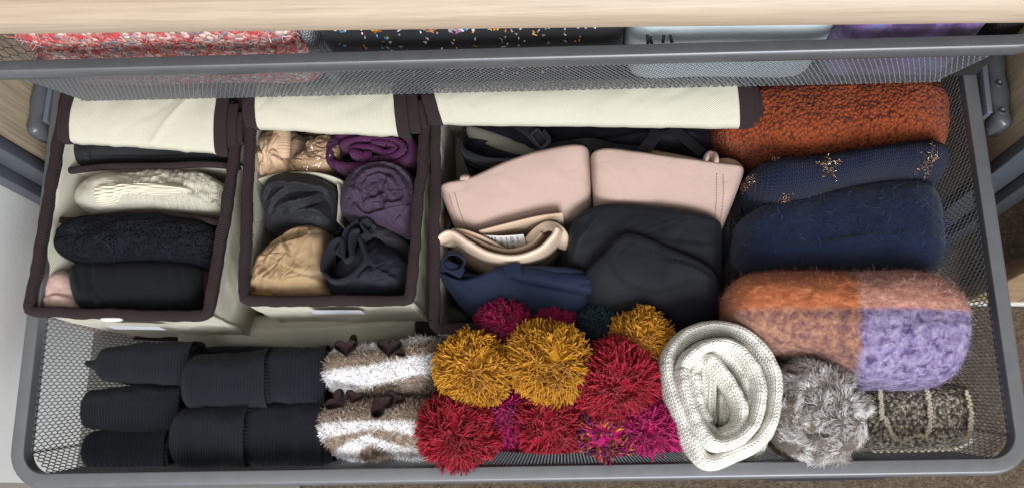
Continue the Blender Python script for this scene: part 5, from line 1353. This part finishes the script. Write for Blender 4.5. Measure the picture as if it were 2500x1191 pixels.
# blush bra: two moulded cups side by side
bl = thing('blush_bra', W(1440, 470, 0.19), 'blush pink moulded bra, both cups showing in the right box', 'bra')
V, F, uv = slab([(1112, 570), (1180, 578), (1300, 550), (1390, 528), (1446, 494)], [(1072, 468), (1150, 452), (1250, 412), (1350, 386), (1442, 378)], 0.250, 0.050, 0.19, 130, 80, er=16, ep=2.2, sharp=True,
    relief=fsum(tilt(W(1250, 470, 0.3)[1], 0.22), bumps(0.05, 0.004, 15, 2), crumple(0.04, 0.0012, 15), valley([(1280, 552), (1370, 532), (1440, 505)], 0.003, 0.004), fold([(1440, 498), (1360, 520), (1300, 540)], 0.002, 0.015)))
mk('cup', V, F, M['blush'], bl, uv=uv)
V, F, uv = slab([(1448, 490), (1490, 514), (1600, 516), (1700, 532), (1768, 558)], [(1437, 392), (1500, 388), (1640, 406), (1740, 418), (1818, 424)], 0.252, 0.050, 0.19, 130, 80, er=18, ep=2.2, sharp=True,
    relief=fsum(tilt(W(1600, 470, 0.3)[1], 0.20), bumps(0.05, 0.004, 18, 2), crumple(0.04, 0.0012, 18)))
mk('cup', V, F, M['blush'], bl, uv=uv)
V, F, uv = slab([(1250, 414), (1340, 388), (1444, 380)], [(1330, 372), (1390, 354), (1444, 350)], 0.272, 0.018, 0.2, 60, 24, er=5)
mk('cup_lining', V, F, M['blush'], bl, uv=uv)
V, F, uv = slab([(1456, 394), (1560, 398), (1660, 408), (1750, 420)], [(1458, 342), (1540, 356), (1660, 378), (1750, 398)], 0.266, 0.014, 0.2, 70, 24, er=7)
mk('cup_lining', V, F, M['blush_in'], bl, uv=uv)
V, F, uv = slab([(1722, 420), (1770, 424), (1815, 426)], [(1740, 388), (1780, 386), (1815, 400)], 0.270, 0.014, 0.2, 40, 24, er=4, relief=wrinkle(0.006, 0.0012, 1.5, 3, 4))
mk('wing', V, F, M['blush_in'], bl, uv=uv)
V, F, uv = slab([(1078, 470), (1120, 466), (1160, 455)], [(1090, 448), (1120, 440), (1160, 436)], 0.270, 0.012, 0.2, 40, 24, er=4, relief=wrinkle(0.006, 0.0012, 0.5, 3, 4))
mk('wing', V, F, M['blush_in'], bl, uv=uv)
V, F, uv = slab([(1710, 416), (1735, 420), (1760, 414)], [(1718, 374), (1735, 366), (1750, 372)], 0.284, 0.024, 0.26, 50, 40, er=4, relief=fsum(valley([(1730, 410), (1736, 390), (1738, 372)], 0.012, 0.0022, 0.3), fold([(1745, 372), (1748, 395), (1745, 416)], 0.003, 0.01)))
mk('strap_loop', V, F, M['blush'], bl, uv=uv)
V, F, uv = slab([(1120, 460), (1136, 464), (1154, 456)], [(1122, 430), (1136, 425), (1152, 428)], 0.284, 0.020, 0.26, 50, 40, er=4, relief=fsum(valley([(1118, 446), (1140, 446), (1156, 440)], 0.006, 0.002, 0.3)))
mk('strap_loop', V, F, M['blush'], bl, uv=uv)
def stitch_line(pts, cup, parent, mat, n=61):
    """short stitches laid on a cup surface"""
    me_ = cup.data; co = np.zeros(len(me_.vertices) * 3); me_.vertices.foreach_get('co', co); co = co.reshape(-1, 3) + parent_off(cup)
    P = spline(WL(pts, 0.30), n)
    for i_ in range(n):
        d_ = (co[:, 0] - P[i_, 0]) ** 2 + (co[:, 1] - P[i_, 1]) ** 2
        near_ = np.argsort(d_)[:6]; P[i_, 2] = np.average(co[near_, 2], weights=1 / (d_[near_] + 1e-8)) + 0.0004
    parts = [sweep(P[i_:i_ + 3], 0.0005, 0.0004, 5) for i_ in range(0, n - 3, 3)]
    V_, F_, uv_, _ = merge(parts)
    mk('stitching', V_, F_, mat, parent, uv=uv_, kind='stuff')
M['blush_stitch'] = bra_mat('blush_stitch', (0.33, 0.22, 0.18), 0.8, 0.1, 0.1)
cups = [c_ for c_ in COL.objects if c_.parent == bl and c_.name.split('.')[0] == 'cup']
for pts, q in (([(1096, 474), (1105, 510), (1122, 560)], 0), ([(1110, 472), (1120, 510), (1140, 562)], 0), ([(1748, 428), (1752, 490), (1754, 540)], 1), ([(1764, 430), (1768, 490), (1766, 545)], 1)):
    stitch_line(pts, cups[q], bl, M['blush_stitch'])

# champagne satin bra with size label
sb = thing('satin_bra', W(1230, 610, 0.19), 'champagne satin bra with printed size label showing inside', 'bra')
V, F, uv = slab([(1110, 625), (1180, 668), (1270, 672), (1340, 645), (1368, 610)], [(1090, 590), (1150, 560), (1250, 550), (1330, 540), (1372, 545)], 0.222, 0.02, 0.18, 90, 60, er=6)
mk('cup_inside', V, F, M['satin_in'], sb, uv=uv)
def band(name, pts, a, b, mat, n=90, pw=2.6):
    P = spline(WL(pts, 0.29), n); V_, F_, uv_ = sweep(P, a, b, 18, pw); return mk(name, V_, F_, mat, sb, uv=uv_)
band('cup_edge', [(1086, 592, 0.276), (1112, 582, 0.280), (1150, 606, 0.280), (1200, 632, 0.278), (1262, 640, 0.278), (1318, 622, 0.280), (1352, 590, 0.282), (1366, 562, 0.284)], 0.0042, 0.024, M['satin'])
band('cup_edge', [(1115, 574, 0.270), (1150, 588, 0.272), (1200, 612, 0.270), (1250, 622, 0.270), (1300, 606, 0.272), (1328, 576, 0.274)], 0.0028, 0.020, M['satin_in'])
band('back_band', [(1090, 590, 0.272), (1120, 572, 0.276), (1165, 582, 0.276), (1240, 620, 0.262)], 0.0022, 0.018, M['satin_in'])
band('back_band', [(1180, 574, 0.270), (1250, 556, 0.274), (1320, 540, 0.276), (1375, 533, 0.276)], 0.0024, 0.018, M['satin_in'])
band('strap', [(1290, 590, 0.276), (1312, 566, 0.284), (1338, 552, 0.288), (1362, 560, 0.286), (1376, 580, 0.276), (1372, 606, 0.260)], 0.0050, 0.0016, M['satin'])
band('strap', [(1275, 600, 0.264), (1300, 590, 0.266), (1325, 572, 0.268)], 0.0060, 0.004, M['satin_in'])
# label: gently bowed white tape with printed lines
LA, LB, LC, LD = W(1152, 596, 0.268), W(1286, 602, 0.268), W(1278, 572, 0.286), W(1150, 570, 0.286)
def lab(u, v, lift=0.0):
    p = (LA * (1 - u) + LB * u) * (1 - v) + (LD * (1 - u) + LC * u) * v
    nn = np.cross(LB - LA, LD - LA); nn /= np.linalg.norm(nn)
    return p + nn * (0.0022 * math.sin(PI * u) + lift) - (LD - LA) / np.linalg.norm(LD - LA) * 0.007 * math.sin(PI * u) * (1 - v)
n1, n2 = 20, 8
V = np.array([lab(i / (n1 - 1), j / (n2 - 1)) for i in range(n1) for j in range(n2)])
lo = mk('size_label', V, grid_faces(n1, n2), M['white'], sb, uv=V[:, :2])
ds = bpy.context.evaluated_depsgraph_get
def printed(txt, u, size, v0=0.93):
    cu = bpy.data.curves.new('print', 'FONT'); cu.body = txt; cu.size = 1.0; cu.resolution_u = 1
    ob = bpy.data.objects.new('print', cu); COL.objects.link(ob)
    me = bpy.data.meshes.new_from_object(ob.evaluated_get(bpy.context.evaluated_depsgraph_get()))
    bpy.data.objects.remove(ob)
    co = np.zeros(len(me.vertices) * 3); me.vertices.foreach_get('co', co); co = co.reshape(-1, 3)
    Lu = np.linalg.norm(LB - LA); Lv = np.linalg.norm(LD - LA)
    P = np.array([lab(u + q[1] * size / Lu, v0 - q[0] * size / Lv, 0.0004) for q in co])   # text runs down the label
    fs = [list(p.vertices) for p in me.polygons]
    m2 = bpy.data.meshes.new('printed_line'); m2.from_pydata([tuple(p - parent_off(sb)) for p in P], [], fs); m2.materials.append(M['ink'])
    o_ = bpy.data.objects.new('printed_line', m2); COL.objects.link(o_); o_.parent = lo
for txt, u, sz in (('106 1/22', 0.86, 0.0030), ('SIZE 36C', 0.74, 0.0046), ('MADE IN BANGLADESH', 0.66, 0.0020), ('COLLECTION', 0.55, 0.0042), ('KEEP AWAY FROM', 0.42, 0.0024), ('FIRE', 0.34, 0.0042), ('WASH WITH SIMILAR', 0.27, 0.0020), ('DO NOT BLEACH', 0.20, 0.0020), ('COLOURS', 0.13, 0.0020)):
    if txt in ('KEEP AWAY FROM', 'FIRE', 'WASH WITH SIMILAR', 'DO NOT BLEACH', 'COLOURS'): continue
    printed(txt, u, sz)
# the smaller lines of print are too fine to read: rows of short dashes
g = np.random.default_rng(12); parts = []
for u in (0.08, 0.14, 0.20, 0.26, 0.33, 0.40, 0.46):
    v = 0.92
    while v > 0.25:
        l = g.uniform(0.03, 0.10)
        q = [lab(u - 0.012, v, 0.0004), lab(u + 0.012, v, 0.0004), lab(u + 0.012, v - l, 0.0004), lab(u - 0.012, v - l, 0.0004)]
        parts.append((np.array(q), np.array([[0, 1, 2, 3]]))); v -= l + g.uniform(0.02, 0.04)
V, F, _, _ = merge(parts); mk('printed_line', V, F, M['ink'], lo, smooth=False)

# black bra in the middle and navy bra in front
nb_ = thing('black_bra', W(1580, 650, 0.19), 'plain black bra with bound cup edge beside the satin bra', 'bra')
V, F, uv = slab([(1385, 668), (1450, 690), (1600, 700), (1765, 690)], [(1384, 560), (1440, 522), (1500, 510), (1620, 520), (1765, 548)], 0.252, 0.040, 0.19, 120, 80, er=12, ep=2.4, sharp=True, relief=fsum(bumps(0.05, 0.004, 25), crumple(0.05, 0.0022, 25, ang=0.3, aniso=2.2), fold([(1395, 670), (1412, 600), (1440, 560)], 0.003, 0.02), fold([(1770, 600), (1640, 590), (1540, 575)], 0.002, 0.03)))
mk('cup', V, F, M['bra_black'], nb_, uv=uv)
V, F, uv = slab([(1440, 772), (1540, 800), (1650, 800), (1758, 788)], [(1412, 690), (1470, 632), (1530, 584), (1640, 622), (1755, 672)], 0.258, 0.038, 0.18, 120, 80, er=8, ep=2.2, sharp=True, relief=fsum(bumps(0.06, 0.004, 28, 2), crumple(0.06, 0.0016, 28), tilt(W(1600, 700, 0.3)[1], 0.10), fold([(1755, 690), (1690, 655), (1620, 640)], 0.003, 0.02)))
mk('cup', V, F, M['bra_black'], nb_, uv=uv)
ribbon('cup_binding', [(1420, 676, 0.284), (1470, 630, 0.292), (1522, 588, 0.296), (1534, 584, 0.297), (1580, 600, 0.297), (1660, 632, 0.294), (1740, 668, 0.284)], 0.0016, 0.0010, M['strap_black'], nb_)
M['dark_stitch'] = bra_mat('grey_stitching', (0.014, 0.014, 0.017), 0.8, 0.1, 0.1)
nc_ = [c_ for c_ in COL.objects if c_.parent == nb_ and c_.name.split('.')[0] == 'cup']
stitch_line([(1400, 655), (1412, 600), (1448, 548)], nc_[0], nb_, M['dark_stitch'])
stitch_line([(1424, 694), (1476, 644), (1530, 598), (1640, 634), (1740, 678)], nc_[1], nb_, M['dark_stitch'], 91)
vb = thing('navy_bra', W(1260, 720, 0.19), 'dark navy bra with looped strap at the front of the right box', 'bra')
V, F, uv = slab([(1120, 745), (1180, 785), (1300, 805), (1380, 800), (1448, 772)], [(1062, 665), (1140, 692), (1230, 662), (1320, 660), (1446, 668)], 0.250, 0.038, 0.18, 130, 80, er=12, ep=2.2, sharp=True, relief=fsum(bumps(0.05, 0.003, 31, 2), crumple(0.045, 0.0022, 31, ang=2.6, aniso=2.4), fold([(1455, 720), (1400, 712), (1300, 695), (1235, 672)], 0.004, 0.04), tilt(W(1260, 720, 0.3)[1], 0.12)))
mk('cup', V, F, M['bra_navy'], vb, uv=uv)
nv_cup = [c_ for c_ in COL.objects if c_.parent == vb][0]
stitch_line([(1440, 690), (1440, 730), (1436, 765)], nv_cup, vb, M['dark_stitch'])
V, F, uv = slab([(1245, 682), (1300, 690), (1380, 706), (1448, 718)], [(1240, 656), (1290, 652), (1370, 664), (1448, 668)], 0.288, 0.007, 0.26, 60, 24, er=7, relief=wrinkle(0.012, 0.001, 0.3, 3, 8))
mk('folded_wing', V, F, M['bra_navy'], vb, uv=uv)
th_ = np.linspace(0, 2 * PI, 12, endpoint=False)
P = spline(WL([(1108 + 27 * math.cos(t_), 636 + 20 * math.sin(t_), 0.291 - 0.004 * math.sin(t_)) for t_ in th_], 0.291), 60, True)
V, F, uv = sweep(P, 0.0010, 0.0065, 12, 3.5, closed=True, ups=np.tile([0.05, -0.55, 0.83], (60, 1)))
mk('strap_loop', V, F, M['bra_navy'], vb, uv=uv)
ribbon('strap', [(1062, 672, 0.284), (1074, 655, 0.288), (1090, 648, 0.290), (1130, 668, 0.286)], 0.0055, 0.0012, M['bra_navy'], vb)
V, F, uv = slab([(1062, 680), (1110, 692), (1170, 690)], [(1060, 655), (1110, 662), (1180, 672)], 0.268, 0.010, 0.2, 40, 24, er=5, relief=wrinkle(0.010, 0.002, 0.2, 3, 4))
mk('wing', V, F, M['bra_navy'], vb, uv=uv)
ribbon('hook_tab', [(1232, 662, 0.2975), (1250, 658, 0.299), (1272, 655, 0.299)], 0.006, 0.0010, M['bra_navy'], vb)
V, F, uv = slab([(1080, 790), (1110, 800), (1150, 790)], [(1075, 740), (1110, 745), (1150, 770)], 0.20, 0.03, 0.17, 30, 20, er=4)
mk('lining', V, F, M['bra_lining'], vb, uv=uv)
# ------------------------------------------------------------------ clothes in the upper drawer
def upx(px): return W(px, 105, 0.455)[0]
def upslab(p0, p1, y0=0.052, y1=0.30, H=0.030, zt=0.462, zb=0.335, relief=None, nu=140, nv=60, er=14, ep=3.0):
    x0, x1 = upx(p0), upx(p1)
    xs_ = np.linspace(x0, x1, 6)
    return slab([(x, y0 + 0.001 * math.sin(x * 40)) for x in xs_], [(x, y1) for x in xs_], zt - H, H, zb, nu, nv, er=er, ep=ep, relief=relief, world=True)
M['pinkknit'] = boucle('pink_marl_boucle', (0.55, 0.16, 0.15), (0.60, 0.30, 0.27), (0.28, 0.08, 0.075), 190, 0.004, fleck=[((0.56, 0.07, 0.075), 0.0, 0.22), ((0.68, 0.52, 0.46), 0.6, 0.85), ((0.30, 0.25, 0.27), 0.85, 1.1)], thr=(0.55, 0.95))
V, F, uv = upslab(-20, 705, zt=0.466, relief=fsum(bumps(0.007, 0.003, 3), bumps(0.04, 0.004, 5)), nu=260, nv=80)
ps = mk('pink_sweater', V, F, M['pinkknit'], None, uv=uv, label='coral pink marled chunky sweater at the left of upper drawer', cat='sweater')
def pkc(P, g):
    c = np.array([(0.62, 0.12, 0.12), (0.72, 0.45, 0.40), (0.55, 0.30, 0.30), (0.42, 0.36, 0.38)])[g.integers(0, 4, len(P))]
    return np.clip(c * (1 + g.normal(0, 0.2, (len(P), 1))), 0.02, 1)
fuzz('loose_yarn', ps, V, F, 7000, 0.0055, 0.00045, pkc, 12, 0.36, 0.7, 0.9, 3)
M['lacegrey'] = knit('grey_crochet', (0.28, 0.29, 0.31), 0.003, 0.003, 0.002, None, 0.2, 0.2, 60, 'P')
V, F, uv = upslab(700, 748, zt=0.458, nu=40, nv=30, er=4, relief=bumps(0.006, 0.003, 9))
mk('crochet_top', V, F, M['lacegrey'], None, uv=uv, label='bit of grey crochet between pink sweater and black embroidered cloth', cat='garment')
M['black_emb'] = fabric('black_woven', (0.011, 0.0115, 0.014), 0.25, 0.85, 0.25, 900, 0.6)
V, F, uv = upslab(742, 1532, zt=0.464, relief=fsum(bumps(0.03, 0.004, 13), wrinkle(0.014, 0.0016, 1.4, 3, 5)), nu=200)
be = mk('embroidered_skirt', V, F, M['black_emb'], None, uv=uv, label='black cloth with colourful metallic embroidery in the upper drawer', cat='garment')
if 'sequin' not in M:
    k = NT('embroidery_thread'); a = k.n('ShaderNodeAttribute'); a.attribute_name = 'Col'
    M['sequin'] = k.done(a.outputs['Color'], 0.35, None, 0, 0.25, 0.5)
topV = V; topF = F
PP, NN = surf_sample(V, F, 300000, 5, 0.34); kp = PP[:, 1] < 0.13; PP, NN = PP[kp], NN[kp]
if NN[PP[:, 2] > 0.45][:, 2].mean() < 0: NN = -NN
g = np.random.default_rng(31)
def motif(px, wpx, cols, y_lo=0.050, y_hi=0.115, n=60, ln=0.006, rad=0.0007, zlo=0.44, slant=0.0):
    x0, w_ = upx(px), wpx / 2900.0
    m_ = (np.abs(PP[:, 0] - x0 - slant * (PP[:, 1] - 0.07)) < w_) & (PP[:, 1] > y_lo) & (PP[:, 1] < y_hi) & (PP[:, 2] > zlo)
    P = PP[m_][:n]; N = NN[m_][:n]
    if len(P) < 2: return
    D = np.cross(N, [1, 0, 0]) + g.normal(0, 0.35, P.shape)
    Vs, Q, kk, per = strands(P + N * 0.0004, D, ln, rad, 0.4, 3, 4, 0, int(px), 0.8)
    c = np.array(cols)[g.integers(0, len(cols), len(P))] * (1 + g.normal(0, 0.2, (len(P), 1)))
    mk('embroidery', Vs, Q, M['sequin'], be, col=rep_col(np.clip(c, 0.01, 1), per), smooth=False, kind='stuff')
GOLD, SIL, PNK, CYA, COP, TAN, YEL = (0.72, 0.40, 0.06), (0.6, 0.58, 0.6), (0.66, 0.28, 0.50), (0.08, 0.36, 0.62), (0.60, 0.20, 0.08), (0.58, 0.38, 0.24), (0.70, 0.62, 0.25)
for a in ((808, 3, [SIL, PNK], 25), (826, 8, [YEL, SIL, CYA], 60), (905, 11, [GOLD, COP, GOLD], 110), (1043, 10, [TAN, COP], 50), (1092, 3, [PNK, SIL], 30), (1112, 8, [PNK, PNK, SIL], 60), (1130, 6, [CYA, SIL], 30), (1148, 3, [SIL, COP], 20), (1202, 10, [GOLD, GOLD, COP, YEL], 110), (1335, 7, [COP, SIL, TAN], 60), (1388, 3, [SIL, COP], 28), (1412, 3, [SIL], 25), (1430, 3, [PNK, SIL], 28), (1452, 3, [SIL], 25), (1506, 6, [COP, TAN], 40), (960, 3, [COP, SIL], 12), (1265, 3, [CYA, SIL], 12)):
    motif(a[0], a[1], a[2], n=a[3] * 4, rad=0.0009)
for q in range(26):   # beads further down the front, glimpsed through the wire
    motif(g.uniform(770, 1500), 8, [[GOLD, SIL, PNK, CYA, COP, TAN][g.integers(0, 6)], SIL], 0.0, 0.06, 8, 0.0035, 0.0009, 0.35)
M['pale_blue'] = fabric('pale_grey_blue_jersey', (0.46, 0.53, 0.56), 0.06, 0.85, 0.3, 1200, 0.2)
V, F, uv = upslab(1530, 2084, zt=0.462, H=0.04, relief=fsum(bumps(0.05, 0.005, 23), wrinkle(0.02, 0.0012, 1.4, 3, 15)), er=9)
pb = mk('printed_shirt', V, F, M['pale_blue'], None, uv=uv, label='pale grey blue folded shirt with small dark print', cat='shirt')
PB, NB = surf_sample(V, F, 30000, 9, 0.34)
if NB[PB[:, 2] > 0.45][:, 2].mean() < 0: NB = -NB
def printmark(pts, w=0.0012):
    """flat dark print lying on the cloth: a strip draped on the nearest surface points"""
    P = []
    for (px, py) in pts:
        q = W(px, py, 0.458); d = (PB[:, 0] - q[0]) ** 2 + (PB[:, 1] - q[1]) ** 2 + np.where(PB[:, 2] > 0.44, 0, 1)
        i = np.argmin(d); P.append([q[0], q[1], PB[i, 2] + 0.0004])
    V_, F_, uv_ = sweep(spline(P, 16), w, 0.0003, 8, 3)
    mk('print_mark', V_, F_, M['ink'], pb, uv=uv_)
for pts in ([(1583, 62), (1585, 78), (1582, 98)], [(1590, 66), (1594, 82), (1597, 100)], [(1625, 62), (1622, 82)], [(1640, 62), (1645, 82)], [(1580, 97), (1590, 97)], [(1594, 99), (1601, 98)]): printmark(pts, 0.0014)
k = NT('purple_velvet'); o = k.coord(); nv_ = k.noise(o, 22, 4, 0.6, 1.5); n3 = k.noise(o, 140, 3)
c = k.ramp(nv_, [(0.30, (0.018, 0.006, 0.045)), (0.46, (0.085, 0.03, 0.16)), (0.58, (0.20, 0.11, 0.34)), (0.70, (0.09, 0.19, 0.42))])
M['velvet'] = k.done(c, 0.55, k.bump(n3, 0.3, 0.001), 1.5, spec=0.3)
V, F, uv = upslab(2082, 2468, zt=0.461, relief=fsum(bumps(0.03, 0.005, 33), wrinkle(0.02, 0.002, 0.3, 3, 25)), er=9)
mk('velvet_top', V, F, M['velvet'], None, uv=uv, label='purple and blue tie dyed velvet folded in upper drawer', cat='garment')
M['darkknit'] = knit('black_brown_knit', (0.022, 0.019, 0.017), 0.004, 0.003, 0.002, None, 0.2, 0.2, 60, 'V', wob=0.002)
V, F, uv = upslab(2462, 2545, zt=0.462, relief=bumps(0.006, 0.002, 43), nu=60)
mk('dark_knit', V, F, M['darkknit'], None, uv=uv, label='black brown knit at the far right of the upper drawer', cat='sweater')
